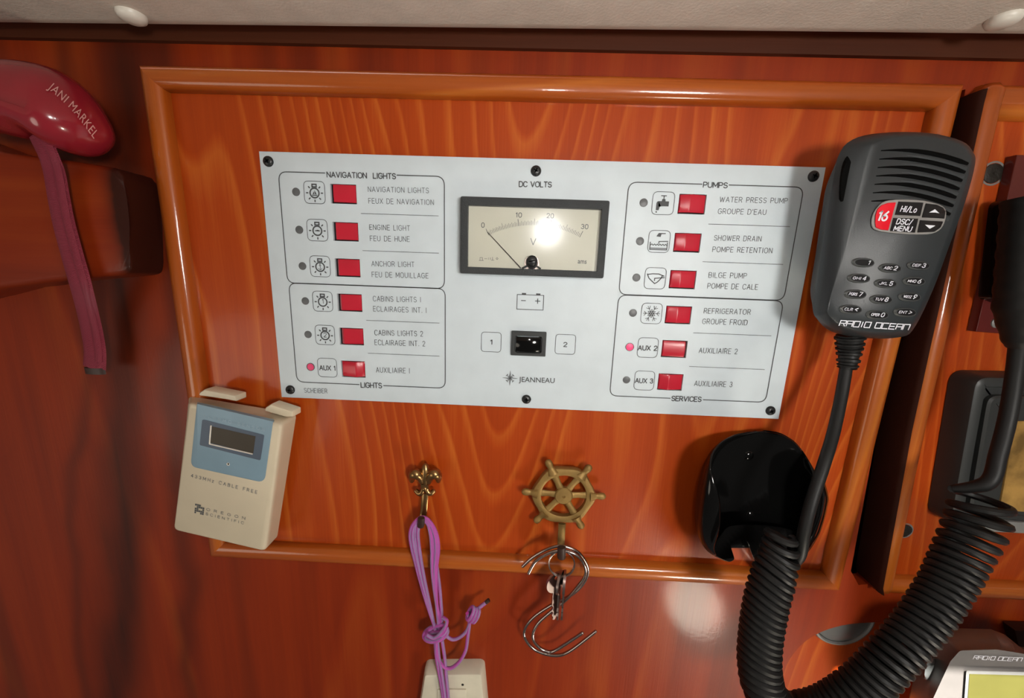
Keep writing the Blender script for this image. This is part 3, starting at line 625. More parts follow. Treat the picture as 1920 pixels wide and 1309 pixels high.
# compass rose
icons.go('rose'); c = at(956.3, 709); R_ = 0.0049
for k in range(8):
    a = math.radians(45 * k); rr = R_ if k % 2 == 0 else R_ * .62; tip = (c.x + rr * math.cos(a), c.z + rr * math.sin(a))
    for sg in (1, -1):
        b1 = (c.x + R_ * .2 * math.cos(a + sg * .6), c.z + R_ * .2 * math.sin(a + sg * .6))
        if sg == 1: icons.add([Vector((p[0], -0.0002, p[1])) for p in ((c.x, c.z), b1, tip)], [(0, 1, 2)])
        else: ribbon(icons, [(c.x, c.z), b1, tip], .00018)
    if k % 2:
        for sg in (1, -1): ribbon(icons, [(c.x + rr * .9 * math.cos(a), c.z + rr * .9 * math.sin(a)), (c.x + rr * 1.02 * math.cos(a + sg * .28), c.z + rr * 1.02 * math.sin(a + sg * .28))], .00045)
for _, bb in icons.l: part('printed_symbol', bb, 'ink', plate, flat=True, orient=False)
TH = 9.4
lab = [("NAVIGATION LIGHTS", 690, 354.8, 803.7, 357.3, TH), ("FEUX DE NAVIGATION", 691, 376.6, 813, 379.5, TH), ("ENGINE LIGHT", 693, 426, 768.4, 428, TH), ("FEU DE HUNE", 694, 447, 767.8, 448.4, TH),
       ("ANCHOR LIGHT", 696.7, 494.4, 776.5, 496, TH), ("FEU DE MOUILLAGE", 697.4, 514.7, 803, 517.2, TH), ("CABINS LIGHTS I", 699.5, 560, 788.7, 562, TH), ("ECLAIRAGES INT. I", 700, 579, 799.4, 582, TH),
       ("CABINS LIGHTS 2", 702.5, 623.7, 792.6, 626, TH), ("ECLAIRAGE INT. 2", 702.7, 642, 796.8, 644.6, TH), ("AUXILIAIRE I", 705.3, 693.6, 768, 695.4, TH), ("SCHEIBER", 570.5, 732, 613.3, 733.4, 8.2),
       ("WATER PRESS PUMP", 1350, 374, 1476.5, 376.6, TH), ("GROUPE D'EAU", 1346.8, 396, 1436.4, 398, TH), ("SHOWER DRAIN", 1339.4, 446, 1427.4, 448, TH), ("POMPE RETENTION", 1336.5, 467.5, 1448, 470, TH),
       ("BILGE PUMP", 1329.3, 515.7, 1400, 517.4, TH), ("POMPE DE CALE", 1327, 536, 1421, 538.5, TH), ("REFRIGERATOR", 1320.4, 582.8, 1407.5, 585.2, TH), ("GROUPE FROID", 1317.5, 602.6, 1401.3, 605, TH),
       ("AUXILIAIRE 2", 1311, 657, 1382.5, 659.2, TH), ("AUXILIAIRE 3", 1302.3, 718.8, 1373, 721.1, TH)]
def engraved(items, parent, mat='ink', **kw):
    b = B()
    for it in items: engrave(b, *it, **kw)
    return part('lettering', b, mat, parent, flat=True, orient=False)
for it in lab: engraved([it], plate, weight=.095, gap=.30)
for it in [("NAVIGATION  LIGHTS", 613, 327.3, 741.7, 330.6, 9.8), ("LIGHTS", 676.8, 722, 715.6, 723.2, 9.0), ("PUMPS", 1319, 346.4, 1364, 347.7, 9.5), ("SERVICES", 1259.6, 747.2, 1314.8, 749, 8.6), ("DC VOLTS", 973.5, 345.2, 1034, 346.2, 9.6),
           ("AUX 1", 599.2, 689.6, 628.6, 690.7, 8.2), ("AUX 2", 1196.5, 652.4, 1231.9, 653.2, 8.4), ("AUX 3", 1191.3, 713.6, 1224.2, 714.7, 8.2), ("1", 919.9, 641.6, 923.1, 641.8, 8.0), ("2", 1057, 646, 1063, 646.3, 8.0)]:
    engraved([it], plate, weight=.19, gap=.20)
engraved([("1", 604.2, 565, 606.6, 565.1, 8)], plate, weight=.13); engraved([("2", 607, 628.2, 612, 628.4, 8)], plate, weight=.13)
letters('lettering', [("JEANNEAU", 972.8, 711.3, 1040, 713.7, 9.4)], plate, bold=0.008)
# screws
for px, py in ((501.5, 302), (1005, 320), (1527, 330), (543, 731.5), (987, 749.5), (1446, 771)):
    P = at(px, py, 0.001); b = B(); b.lathe((P.x, 0.0, P.z), (0, -1, 0), [(0.0030, -0.0005), (0.0031, 0.0004), (0.0027, 0.0012), (0.0018, 0.0017), (0.0009, 0.0018), (0.00085, 0.0011), (0.00001, 0.0011)], 20)
    sco = part('screw', b, 'blackp', sp)
    b = B(); a = random.random() * 3
    for q in (0, math.pi / 2): b.box((P.x, -0.0016, P.z), (0.0030, 0.0005, 0.0005), Matrix.Rotation(a + q, 3, 'Y'))
    part('screw_slot', b, 'slot', sco)
# voltmeter
vm = [Vector((p.x, p.y)) for p in wp([(862.5, 369), (1142.5, 374.5), (1133.5, 521), (863, 513.5)], 0.006)]
vx0 = (vm[0].x + vm[3].x) / 2; vx1 = (vm[1].x + vm[2].x) / 2; vz1 = (vm[0].y + vm[1].y) / 2; vz0 = (vm[2].y + vm[3].y) / 2
ix0, ix1, iz0, iz1 = vx0 + 0.0045, vx1 - 0.0043, vz0 + 0.0040, vz1 - 0.0049
b = B(); o_ = rnd(rect(vx0, vx1, vz0, vz1), 0.0012, 4); i_ = rnd(rect(ix0, ix1, iz0, iz1), 0.0002, 4)
b.loft([xz(i_, 0.0), xz(o_, 0.0), xz(o_, 0.0054), xz(inset(o_, 0.0002), 0.0059), xz(inset(o_, .0006), 0.006), xz(inset(i_, -.0002), 0.006), xz(i_, 0.0057), xz(i_, 0.0)], False, False)
volt = part('voltmeter', b, 'texblack', sp, label='rectangular voltmeter with black frame')
DD = 0.0028
b = B(); b.box(((ix0 + ix1) / 2, -0.0018, (iz0 + iz1) / 2), (ix1 - ix0, 0.002, iz1 - iz0)); part('dial_plate', b, 'dial', volt)
b = B(); b.box(((ix0 + ix1) / 2, -0.0052, (iz0 + iz1) / 2), (ix1 - ix0 - .0001, 0.0006, iz1 - iz0 - .0001)); part('meter_window', b, 'glass', volt, label='clear window over the dial')
piv = at(998, 520, DD); e0 = at(914, 437, DD)
pr2 = B()
c0 = at(1000, 555, DD)                                              # centre of the scale arc
arc = [at(914, 434, DD), at(971, 415, DD), at(1031, 417, DD), at(1090, 436, DD)]
# circle through three scale points
A_, B_, C_ = at(912, 431, DD), at(1001, 411, DD), at(1092, 435, DD)
def circle3(a, b_, c_):
    ax, ay, bx, by, cx, cy = a.x, a.z, b_.x, b_.z, c_.x, c_.z; D = 2 * (ax * (by - cy) + bx * (cy - ay) + cx * (ay - by))
    ux = ((ax * ax + ay * ay) * (by - cy) + (bx * bx + by * by) * (cy - ay) + (cx * cx + cy * cy) * (ay - by)) / D
    uy = ((ax * ax + ay * ay) * (cx - bx) + (bx * bx + by * by) * (ax - cx) + (cx * cx + cy * cy) * (bx - ax)) / D
    return Vector((ux, uy)), math.hypot(ax - ux, ay - uy)
cc, rad = circle3(A_, B_, C_); aa = math.atan2(A_.z - cc.y, A_.x - cc.x); ab = math.atan2(C_.z - cc.y, C_.x - cc.x)
for k in range(61):
    a = aa + (ab - aa) * k / 60; long = k % 20 == 0; mid_ = k % 10 == 0; five = k % 2 == 0
    r0 = rad - 0.0034; r1 = rad + (0.0006 if long else 0.0003 if mid_ else -0.0008 if five else -0.0013)
    ribbon(pr2, [(cc.x + r0 * math.cos(a), cc.y + r0 * math.sin(a)), (cc.x + r1 * math.cos(a), cc.y + r1 * math.sin(a))], 0.00021 if not long else 0.00032, d=DD + 0.0001)
engrave(pr2, "0", 903, 422, 908, 422.2, 8.6, d=DD + .0001, weight=.15)
for it in (("10", 967.5, 403, 978, 403.4), ("20", 1025.5, 404.5, 1038, 405), ("30", 1090, 424.6, 1102.5, 425.2)): engrave(pr2, *it, 8.4, d=DD + .0001, weight=.15)
engrave(pr2, "V", 995, 453, 1004.5, 453.4, 12, d=DD + .0001, weight=.11); print_text(pr2, "ams", 1083.5, 489.4, 1100, 490.2, 9, d=DD + .0001, bold=.01)
for l in ([(900, 488.5), (900, 483), (904.5, 483), (904.5, 488.5)], [(898, 488.5), (907, 488.5)], [(908, 485), (913.5, 485.2)], [(916, 483), (916, 487)], [(919.5, 483), (919.5, 487)], [(923.5, 482), (923.5, 487.6)], [(920.5, 487.8), (926.5, 488)], [(930, 485), (932, 483), (934, 485), (932, 487), (930, 485)]):
    ribbon(pr2, wp(l, DD + .0001), 0.00022, d=DD + .0001)
part('dial_marking', pr2, 'ink', volt, flat=True, orient=False)
b = B(); n0, n1 = at(914.5, 435.5, 0.0038), at(977, 503, 0.0038); b.tube([n0, n1], [0.00015, 0.00028], 6); part('needle', b, 'blackp', volt)
P = at(997.5, 489.5, 0.0065); b = B()
b.lathe((P.x, -0.0045, P.z), (0, -1, 0), [(0.0033, 0), (0.0034, 0.0012), (0.0030, 0.0022), (0.0020, 0.0028), (0.00001, 0.0030)], 24); adj = part('zero_screw', b, 'blackp', volt)
b = B(); b.box((P.x, -0.0074, P.z), (0.0040, 0.0006, 0.0006), Matrix.Rotation(-.2, 3, 'Y')); part('screw_slot', b, 'slot', adj)
b = B(); q = at(998, 502, 0.0033)
b.lathe((P.x, -0.0031, P.z - .0012), (0, -1, 0), [(0.0045, 0), (0.0045, 0.0005), (0.0036, 0.0005), (0.0036, 0)], 20); part('pivot_bracket', b, 'keymetal', volt)
b = B(); b.tube([at(980, 503, .0037), at(988, 499, .0037)], 0.0006, 6); b.tube([at(1005, 499, .0037), at(1014, 504, .0037)], 0.0005, 6); part('spring_tab', b, 'blackp', volt)
# battery selector
q = wp([(959.5, 620.5), (1025.7, 623.5), (1022, 669.5), (957.5, 666)], 0.0022); qx0, qx1 = (q[0].x + q[3].x) / 2, (q[1].x + q[2].x) / 2; qz1, qz0 = (q[0].y + q[1].y) / 2, (q[2].y + q[3].y) / 2
o_ = rnd(rect(qx0, qx1, qz0, qz1), 0.0006, 4); jx0, jx1, jz0, jz1 = qx0 + .0027, qx1 - .0029, qz0 + .0023, qz1 - .0031; i_ = rnd(rect(jx0, jx1, jz0, jz1), 0.0014, 4)
b = B(); b.loft([xz(i_, 0), xz(o_, 0), xz(o_, 0.0018), xz(inset(o_, .0003), 0.0022), xz(inset(i_, -.0004), 0.0022), xz(i_, 0.0016), xz(i_, 0.0)], False, False)
sel = part('selector_switch', b, 'darkpl', sp, label='black battery selector rocker switch')
b = B(); rr = []
for t in [k / 12 for k in range(13)]:
    x = jx0 + .0003 + (jx1 - jx0 - .0006) * t; hgt = 0.0030 - 0.0016 * (2 * t - 1) ** 2 * (1 if True else 0) + 0.0000
    zc = (jz0 + jz1) / 2; hz = (jz1 - jz0) / 2 - .0004
    rr.append([Vector((x, -0.0002, zc - hz)), Vector((x, -(hgt - .0005), zc - hz)), Vector((x, -hgt, zc - hz * .86)), Vector((x, -hgt - .0001, zc)), Vector((x, -hgt, zc + hz * .86)), Vector((x, -(hgt - .0005), zc + hz)), Vector((x, -0.0002, zc + hz))])
b.loft(rr); part('rocker', b, 'gloss', sel, label='glossy black rocker')

# ================================================================== radio handset
HD = 0.034
out_px = [(1598, 262), (1655, 249), (1740, 249), (1800, 264), (1822, 286), (1826, 310), (1808, 380), (1776, 470), (1748, 545), (1716, 612), (1690, 632), (1620, 634), (1560, 622), (1532, 598), (1526, 575), (1541, 480), (1556, 380), (1571, 296)]
fr_px = [(1645, 268), (1690, 258), (1745, 259), (1796, 271), (1815, 290), (1817, 310), (1797, 380), (1766, 465), (1738, 540), (1706, 604), (1686, 620), (1630, 621), (1585, 612), (1556, 592), (1554, 570), (1582, 480), (1608, 380), (1632, 286)]
hs = thing('radio_handset', 'dark grey radio handset with keypad and red key hanging over the frame', 'handset', at(1640, 600, 0.01))
def ringpx(pp, d): return [at(a, c_, d) for a, c_ in pp]
def blend(a, b_, t): return [(p[0] * (1 - t) + q[0] * t, p[1] * (1 - t) + q[1] * t) for p, q in zip(a, b_)]
OP, FP = smooth_closed(out_px), smooth_closed(fr_px)
mid3 = [Vector((q.x, -0.026, q.z)) for q in ringpx(OP, 0.026)]
cen = sum(mid3, Vector()) / len(mid3)
def sc3(ring, s, d): return [Vector((cen.x + (q.x - cen.x) * s, -d, cen.z + (q.z - cen.z) * s)) for q in ring]
f3 = ringpx(FP, HD)
rings = [sc3(mid3, 0.68, 0.0085), sc3(mid3, 0.74, 0.0095), sc3(mid3, 0.80, 0.013), sc3(mid3, 0.89, 0.019), sc3(mid3, 0.965, 0.0235), mid3]
for t, dd in ((0.30, 0.0295), (0.62, 0.0322), (0.88, 0.0336), (1.0, 0.0340)): rings.append([a * (1 - t) + c_ * t for a, c_ in zip([Vector((q.x, -dd, q.z)) for q in mid3], [Vector((q.x, -dd, q.z)) for q in f3])])
b = B(); b.loft(rings); body = part('body', b, 'hand', hs, sharp=60)
# grille slots
cuts = []
for k in range(7):
    y = 281 + k * 15.8; xl = 1652 - k * 3.0; xr_ = 1815 - k * 5.6; n = 12
    P = []
    for j in range(n + 1):
        t = j / n; x = xl + (xr_ - xl) * t; yy = y + 12 * t * t * 2.2 - 3 * math.sin(math.pi * t) + 1.5 * (1 - t)
        P.append(at(x, yy, HD + 0.0001))
    th0 = [0.0002 + 0.0008 * min(1, j / n * 2.2) for j in range(n + 1)]; th0[-1] *= .6
    b = B(); b.tube(P, th0, 8, up=(0, 1, 0), squash=(0.45, 1)); part('grille_slot', b, 'slot', hs)
    b = B(); P2 = [p + Vector((0, 0.0002, -0.0022)) for p in P[3:]]; b.tube(P2, [.0011 * min(1, k / 3) for k in range(len(P2))], 8, up=(0, 1, 0), squash=(0.5, 1)); part('grille_rib', b, 'hand', hs)
# push to talk button on the side
pp = [(1588, 292), (1600, 296), (1603, 330), (1597, 368), (1585, 388), (1574, 384), (1573, 350), (1578, 312)]
b = B(); q = smooth_closed(pp, 3); b.loft([ringpx(q, 0.020), ringpx(blend(q, [(1589, 340)] * len(q), .02), 0.0290), ringpx(blend(q, [(1589, 340)] * len(q), .25), 0.0305)]); part('talk_button', b, 'slot', hs, label='black push to talk button on the side')
# five function keys
bz = smooth_closed([(1645, 388), (1660, 377), (1690, 374), (1730, 376), (1762, 384), (1773, 394), (1773, 410), (1765, 428), (1748, 438), (1720, 440), (1680, 438), (1645, 433), (1634, 424), (1635, 405)], 3)
zc_ = sum((Vector(p) for p in bz), Vector((0, 0))) / len(bz)
b = B(); b.loft([ringpx(bz, 0.0335), ringpx(bz, 0.0345), ringpx(blend(bz, [tuple(zc_)] * len(bz), .02), 0.0348)]); part('key_surround', b, 'bezel', hs)
def key(pp, name, mat, label, r=2.0, d0=0.0342, d1=0.0353):
    q = rnd(pp, r, 4); c_ = sum(q, Vector((0, 0))) / len(q); q = [tuple(p) for p in q]
    b = B(); b.loft([ringpx(q, d0), ringpx(q, d1 - .0004), ringpx(blend(q, [tuple(c_)] * len(q), .06), d1)]); return part(name, b, mat, hs, label=label)
def Z(x, y): return (1600 + x / 9.6, 360 + y / 9.6)
k16 = key([Z(*p) for p in ((770, 185), (620, 195), (500, 240), (430, 310), (395, 420), (388, 560), (400, 640), (500, 680), (630, 690))], 'function_key', 'keyred', 'red function key marked 16', 1.5)
khl = key([Z(*p) for p in ((815, 170), (1265, 190), (1205, 435), (745, 415))], 'function_key', 'keyblack', 'black function key marked Hi/Lo', .8)
kds = key([Z(*p) for p in ((720, 465), (1170, 480), (1110, 735), (660, 705))], 'function_key', 'keyblack', 'black function key marked DSC/MENU', .8)
kup = key([Z(*p) for p in ((1305, 205), (1500, 225), (1620, 280), (1660, 350), (1640, 480), (1230, 460))], 'function_key', 'keyblack', 'black key with up arrow', 1.5)
kdn = key([Z(*p) for p in ((1200, 505), (1620, 530), (1570, 640), (1460, 720), (1150, 732))], 'function_key', 'keyblack', 'black key with down arrow', 1.5)
engraved([("16", 1648, 404.5, 1664.5, 405.5, 16.5)], k16, 'white', d=.0355, weight=.2, gap=.22, shear=.15)
engraved([("Hi/Lo", 1690, 391.5, 1719, 393.5, 10)], khl, 'white', d=.0355, weight=.17, shear=.15)
engraved([("DSC/", 1682, 415, 1710, 417, 9.5), ("MENU", 1677, 427.8, 1709, 430, 8.8)], kds, 'white', d=.0355, weight=.19, shear=.15)
for pts, kk in (((1365, 370), (1470, 310), (1550, 385), (1480, 370)), kup), (((1290, 590), (1480, 605), (1375, 665)), kdn):
    b = B(); b.add([at(*Z(*p), .0355) for p in pts], [tuple(range(len(pts)))]); part('arrow_mark', b, 'white', kk, flat=True, orient=False)
keys = [("", "1", 540, 172), ("ABC", "2", 930, 253), ("DEF", "3", 1340, 215), ("GHI", "4", 480, 400), ("JKL", "5", 865, 475), ("MNO", "6", 1275, 442), ("PQRS", "7", 425, 630), ("TUV", "8", 800, 705), ("WXYZ", "9", 1210, 668), ("CLR", "<", 360, 850), ("OPER", "0", 745, 928), ("ENT", ">", 1145, 892)]
for al, dg_, x, y in keys:
    cx, cy = 1550 + x / 7.7, 470 + y / 7.7
    def ell(rx, ry, ox=0): return [(cx + ox + rx * math.copysign(abs(math.cos(a)) ** .8, math.cos(a)) - 0.10 * ry * math.sin(a) * 1.5, cy + ry * math.sin(a) + .07 * rx * math.cos(a)) for a in [2 * math.pi * k / 24 for k in range(24)]]
    b = B(); b.loft([ringpx(ell(21.5, 8.8, -2), .0336), ringpx(ell(21.5, 8.8, -2), .0343), ringpx(ell(19, 7.2, .2), .0349)]); ko = part('number_key', b, 'keyrim', hs)
    b = B(); b.loft([ringpx(ell(17.5, 6.5, 1.2), .0347), ringpx(ell(17, 6.1, 1.2), .0352)]); kt = part('key_top', b, 'keyblack', ko)
    bt = B()
    if al: engrave(bt, al, cx - 12.5, cy - .9, cx + 2, cy + .2, 4.6, d=.0354, weight=.2, shear=.2)
    engrave(bt, dg_, cx + (6.2 if dg_ != '1' else 8.5), cy - .2, cx + 11.6, cy + .3, 7.2, d=.0354, weight=.19, shear=.2)
    if dg_ in '<>' : pass
    part('lettering', bt, 'white', ko, flat=True, orient=False)
# maker's wordmark drawn as angular strokes
def wordmark(parent, x0, y0, x1, y1, h, d, mat='white', wst=.0005):
    G = {'R': [[(0, 0), (0, 1), (1, 1), (1, .5), (.15, .5)], [(.55, .5), (1, 0)]], 'A': [[(0, 0), (0, 1), (1, 1), (1, 0)], [(.15, .5), (1, .5)]], 'D': [[(0, 0), (0, 1), (1, 1), (1, 0), (0, 0)]],
         'I': [[(.5, 0), (.5, 1)]], 'O': [[(0, 0), (0, 1), (1, 1), (1, 0), (0, 0)]], 'C': [[(1, 1), (0, 1), (0, 0), (1, 0)]], 'E': [[(1, 1), (0, 1), (0, 0), (1, 0)], [(0, .5), (.9, .5)]], 'N': [[(0, 0), (0, 1), (1, 1), (1, 0)]]}
    word = "RADIO OCEAN"; adv = [0 if c_ == ' ' else (.45 if c_ == 'I' else 1) for c_ in word]; tot = sum(.45 if c_ in 'I ' else 1 for c_ in word) + .22 * (len(word) - 1)
    b = B(); x = 0
    L0, R0 = at(x0, y0, d), at(x1, y1, d); H = (at((x0 + x1) / 2, (y0 + y1) / 2 - h / 2, d) - at((x0 + x1) / 2, (y0 + y1) / 2 + h / 2, d)).length
    X = (R0 - L0); U = Vector((-X.z, 0, X.x)).normalized() * H
    if U.z < 0: U = -U
    for c_ in word:
        w_ = .45 if c_ in 'I ' else 1
        if c_ != ' ':
            for l in G[c_]:
                pts = [L0 + X * ((x + u * w_) / tot) + U * (v - .5) + X * (.15 * (v - .5) / tot) for u, v in l]; ribbon(b, [(p.x, p.z) for p in pts], wst, d=d)
        x += w_ + .22
    return part('lettering', b, mat, parent, flat=True, orient=False)
wordmark(hs, 1575, 606, 1705, 614, 10, .0343)
# strain relief and cord
def P3(x, y, d): return at(x, y, d)
b = B(); base = [P3(1594, 628, .020), P3(1593, 645, .020), P3(1592, 660, .020), P3(1590, 680, .021), P3(1588, 690, .021)]
path = spline(base, 10); rad_ = []
for i in range(len(path)):
    t = i / (len(path) - 1); rad_.append((0.0068 - 0.0028 * t) + (0.0006 if (i // 3) % 2 else -0.0004))
b.tube(path, rad_, 16); part('strain_relief', b, 'rubber', hs)
straight = [P3(1588, 680, .021), P3(1578, 740, .026), P3(1563, 810, .034), P3(1545, 870, .042), P3(1522, 940, .048), P3(1508, 995, .050), P3(1500, 1040, .048), P3(1480, 1062, .040)]
coilp = [(1466, 1000, .045, 30), (1462, 1040, .046, 37), (1450, 1080, .048, 41), (1436, 1130, .050, 42), (1426, 1190, .052, 41), (1424, 1250, .055, 42), (1438, 1302, .058, 43), (1482, 1340, .062, 43), (1545, 1334, .065, 43), (1612, 1292, .067, 42), (1668, 1236, .066, 42), (1718, 1180, .062, 42), (1768, 1108, .056, 43), (1805, 1035, .050, 46), (1832, 975, .046, 50), (1840, 930, .043, 48)]
cp = spline([P3(x, y, d) for x, y, d, r in coilp], 40)
rp = []
for i in range(len(coilp) - 1):
    for k in range(40): rp.append(coilp[i][3] + (coilp[i + 1][3] - coilp[i][3]) * k / 40)
rp.append(coilp[-1][3])
WR = 0.0021
def depth_px(p): return FPX / ((p - CAM).dot(-(MR @ Vector((0, 0, 1)))))
S = [0]
for i in range(1, len(cp)): S.append(S[-1] + (cp[i] - cp[i - 1]).length)
tot = S[-1]; fr = []; u = Vector((1, 0, 0))
for i in range(len(cp)):
    t = (cp[min(i + 1, len(cp) - 1)] - cp[max(i - 1, 0)]).normalized(); u = (u - t * u.dot(t)).normalized(); fr.append((t, u, t.cross(u)))
hel = []; ph = 0; NS = 18; s = 0; i = 0
while s < tot:
    while i < len(S) - 2 and S[i + 1] < s: i += 1
    f_ = (s - S[i]) / max(1e-9, S[i + 1] - S[i]); c_ = cp[i].lerp(cp[i + 1], f_); t, u, v = fr[i]
    r = rp[i] * 0.84 / depth_px(c_) - WR * .7; e_ = s / tot
    pitch = 0.00425 if e_ < .86 else 0.00425 + (e_ - .86) / .14 * 0.0042
    if e_ < .045: pitch = 0.0062
    lean = t * (math.cos(ph) * r * (0.42 if e_ < .4 else max(0, .42 - (e_ - .4) * 3)))
    hel.append(c_ + (u * math.cos(ph) + v * math.sin(ph)) * r + lean); ph += 2 * math.pi / NS; s += pitch / NS
lead = spline(straight, 10)
b = B(); b.tube(lead + [lead[-1].lerp(hel[0], .5)], [0.0030] * (len(lead) - 6) + [0.0030, .0028, .0026, .0024, .0022, .002, .00195], 12)
cord = part('cord', b, 'rubber', hs, label='smooth straight end of the cord')
b = B(); b.tube([lead[-1].lerp(hel[0], .5)] + hel, WR, 8); part('coiled_cord', b, 'rubber', hs, label='tightly coiled middle of the cord')
tail = spline([hel[-1], P3(1852, 905, .043), P3(1872, 850, .040), P3(1890, 780, .036), P3(1903, 700, .034), P3(1912, 620, .034), P3(1918, 560, .034)], 10)
b = B(); b.tube(tail, [WR + min(1, k / 8) * .0014 for k in range(len(tail))], 12); part('cord', b, 'rubber', hs, label='smooth cord rising at the right edge')
b = B(); sl = spline([P3(1914, 650, .034), P3(1920, 560, .034), P3(1930, 460, .034), P3(1938, 370, .032)], 12)
b.tube(sl, [.0052 + .0050 * min(1, k / 10) + (.0004 if (k // 2) % 2 else 0) for k in range(len(sl))], 16); part('cord_sleeve', b, 'rubber', hs, label='thick black sleeve on the cord at the right edge')

# ================================================================== handset holder
hp = thing('handset_holder', 'empty glossy black plastic cup holder screwed below the handset', 'holder', at(1420, 1040, 0.002))
NU = 28; NV = 30; rows = []
def lerp(a, c_, t): return a + (c_ - a) * t
# back plate outline (photo px) as left and right limits per height, then wings that come forward
ctrlL = [(808, 1418, 1418), (815, 1385, 1375), (828, 1358, 1350), (850, 1338, 1333), (880, 1324, 1334), (915, 1316, 1346), (950, 1311, 1353), (985, 1309, 1352), (1010, 1312, 1346), (1030, 1322, 1338), (1042, 1340, 1345)]
ctrlR = [(808, 1430, 1430), (813, 1462, 1462), (828, 1489, 1489), (850, 1506, 1506), (880, 1524, 1522), (905, 1546, 1524), (935, 1553, 1528), (965, 1547, 1530), (1000, 1536, 1520), (1030, 1518, 1508), (1044, 1505, 1502)]
def look(tab, y, k):
    for a, c_ in zip(tab, tab[1:]):
        if y <= c_[0]: t = max(0, (y - a[0]) / (c_[0] - a[0])); t = t * t * (3 - 2 * t) if a[0] < 812 else t; return a[k] + (c_[k] - a[k]) * t
    return tab[-1][k]
wing = lambda y, y0, y1: max(0.0, math.sin(math.pi * min(1, max(0, (y - y0) / (y1 - y0))))) ** 0.6
grid = []
ys = [808.2, 809.5, 812, 816, 822] + [830 + (1042 - 830) * k / 24 for k in range(25)]
for y in ys:
    lo, li = look(ctrlL, y, 1), look(ctrlL, y, 2); ro, ri = look(ctrlR, y, 1), look(ctrlR, y, 2)
    wl, wr = 0.026 * wing(y, 815, 1075), 0.024 * wing(y, 850, 1075); row = []
    # wing lip -> outer belly -> back plate -> outer belly -> lip
    row.append(at(li, y, .003 + wl)); row.append(at(lerp(li, lo, .6), y, .003 + wl * .97)); row.append(at(lerp(li, lo, .93), y, .003 + wl * .8))
    row.append(at(lo, y, .003 + wl * .55)); bl = at(lo, y, .003 + wl * .5)
    row.append(Vector((bl.x + .0005, -.003 - wl * .25, bl.z))); row.append(Vector((bl.x + .003 * (wl / .026) + .0006, -.0045 - wl * .05, bl.z)))
    br = at(ro, y, .003 + wr * .5)
    for k in range(1, 8): t = k / 8; row.append(Vector((lerp(bl.x + .004 * (wl / .026), br.x - .004 * (wr / .024), t), -.0035, lerp(bl.z, br.z, t))))
    row.append(Vector((br.x - .003 * (wr / .024) - .0006, -.0045 - wr * .05, br.z))); row.append(Vector((br.x - .0005, -.003 - wr * .25, br.z)))
    row.append(at(ro, y, .003 + wr * .55)); row.append(at(lerp(ri, ro, .93), y, .003 + wr * .8)); row.append(at(lerp(ri, ro, .6), y, .003 + wr * .97)); row.append(at(ri, y, .003 + wr))
    grid.append(row)
W_ = len(grid[0]); b = B(); vs = [p for r in grid for p in r]; fs = []
for j in range(len(grid) - 1):
    for i in range(W_ - 1): fs.append((j * W_ + i, j * W_ + i + 1, (j + 1) * W_ + i + 1, (j + 1) * W_ + i))
b.add(vs, fs)
ho = part('cup', b, 'gloss', hp, sharp=80)
md = ho.modifiers.new('thick', 'SOLIDIFY'); md.thickness = 0.0016; md.offset = 0
md = ho.modifiers.new('sub', 'SUBSURF'); md.levels = 1; md.render_levels = 1
# bottom ledge with the slot for the cord
lip_px = [(1333, 1034), (1352, 1000), (1372, 985), (1440, 985), (1502, 1000), (1508, 1040), (1480, 1060), (1432, 1078), (1410, 1040), (1403, 1020), (1396, 1013), (1372, 1013), (1369, 1025), (1374, 1042), (1375, 1050), (1366, 1054), (1350, 1048)]
q = smooth_closed(lip_px, 3); b = B(); b.loft([ringpx(q, .0025), ringpx(q, .0105), ringpx(blend(q, [(1420, 1020)] * len(q), .03), .0115)]); part('ledge', b, 'gloss', hp)
for px, py in ((1405, 856), (1504, 902), (1408, 968)):
    P = at(px, py, .005); b = B(); b.lathe((P.x, -.0035, P.z), (0, -1, 0), [(.0034, 0), (.0033, .0008), (.0022, .0016), (.0008, .0018), (.0007, .0012), (.00001, .0012)], 20); part('screw', b, 'gloss', hp)

# ================================================================== temperature sensor
se = thing('temperature_sensor', 'cream plastic temperature sensor with blue panel and small display', 'sensor', at(410, 1010, 0.002))
f_w = wp([(352, 757), (528, 797), (497, 1036), (323, 995)], .021)
b_w = wp([(353, 742), (556, 776), (519, 1012)], .004); b_w = b_w + [Vector((wp([(323, 995)], .021)[0].x - .001, wp([(323, 995)], .021)[0].y - .0005))]
def ortho(q):
    return q
fr_ = rnd(f_w, [.003, .003, .004, .004], 5); bk_ = rnd(b_w, [.003, .003, .004, .004], 5)
b = B(); rings = [xz(bk_, .004)]
for t, dd, ins in ((.25, .0075, 0), (.75, .0165, 0), (.93, .0192, 0), (1, .0204, .0006), (1, .0210, .0018)):
    rings.append(xz(inset([p * (1 - t) + q_ * t for p, q_ in zip(bk_, fr_)], ins), dd))
b.loft(rings); part('case', b, 'cream', se, sharp=55)
def Zs(x, y): return (300 + x / 3.6375, 700 + y / 3.6375)
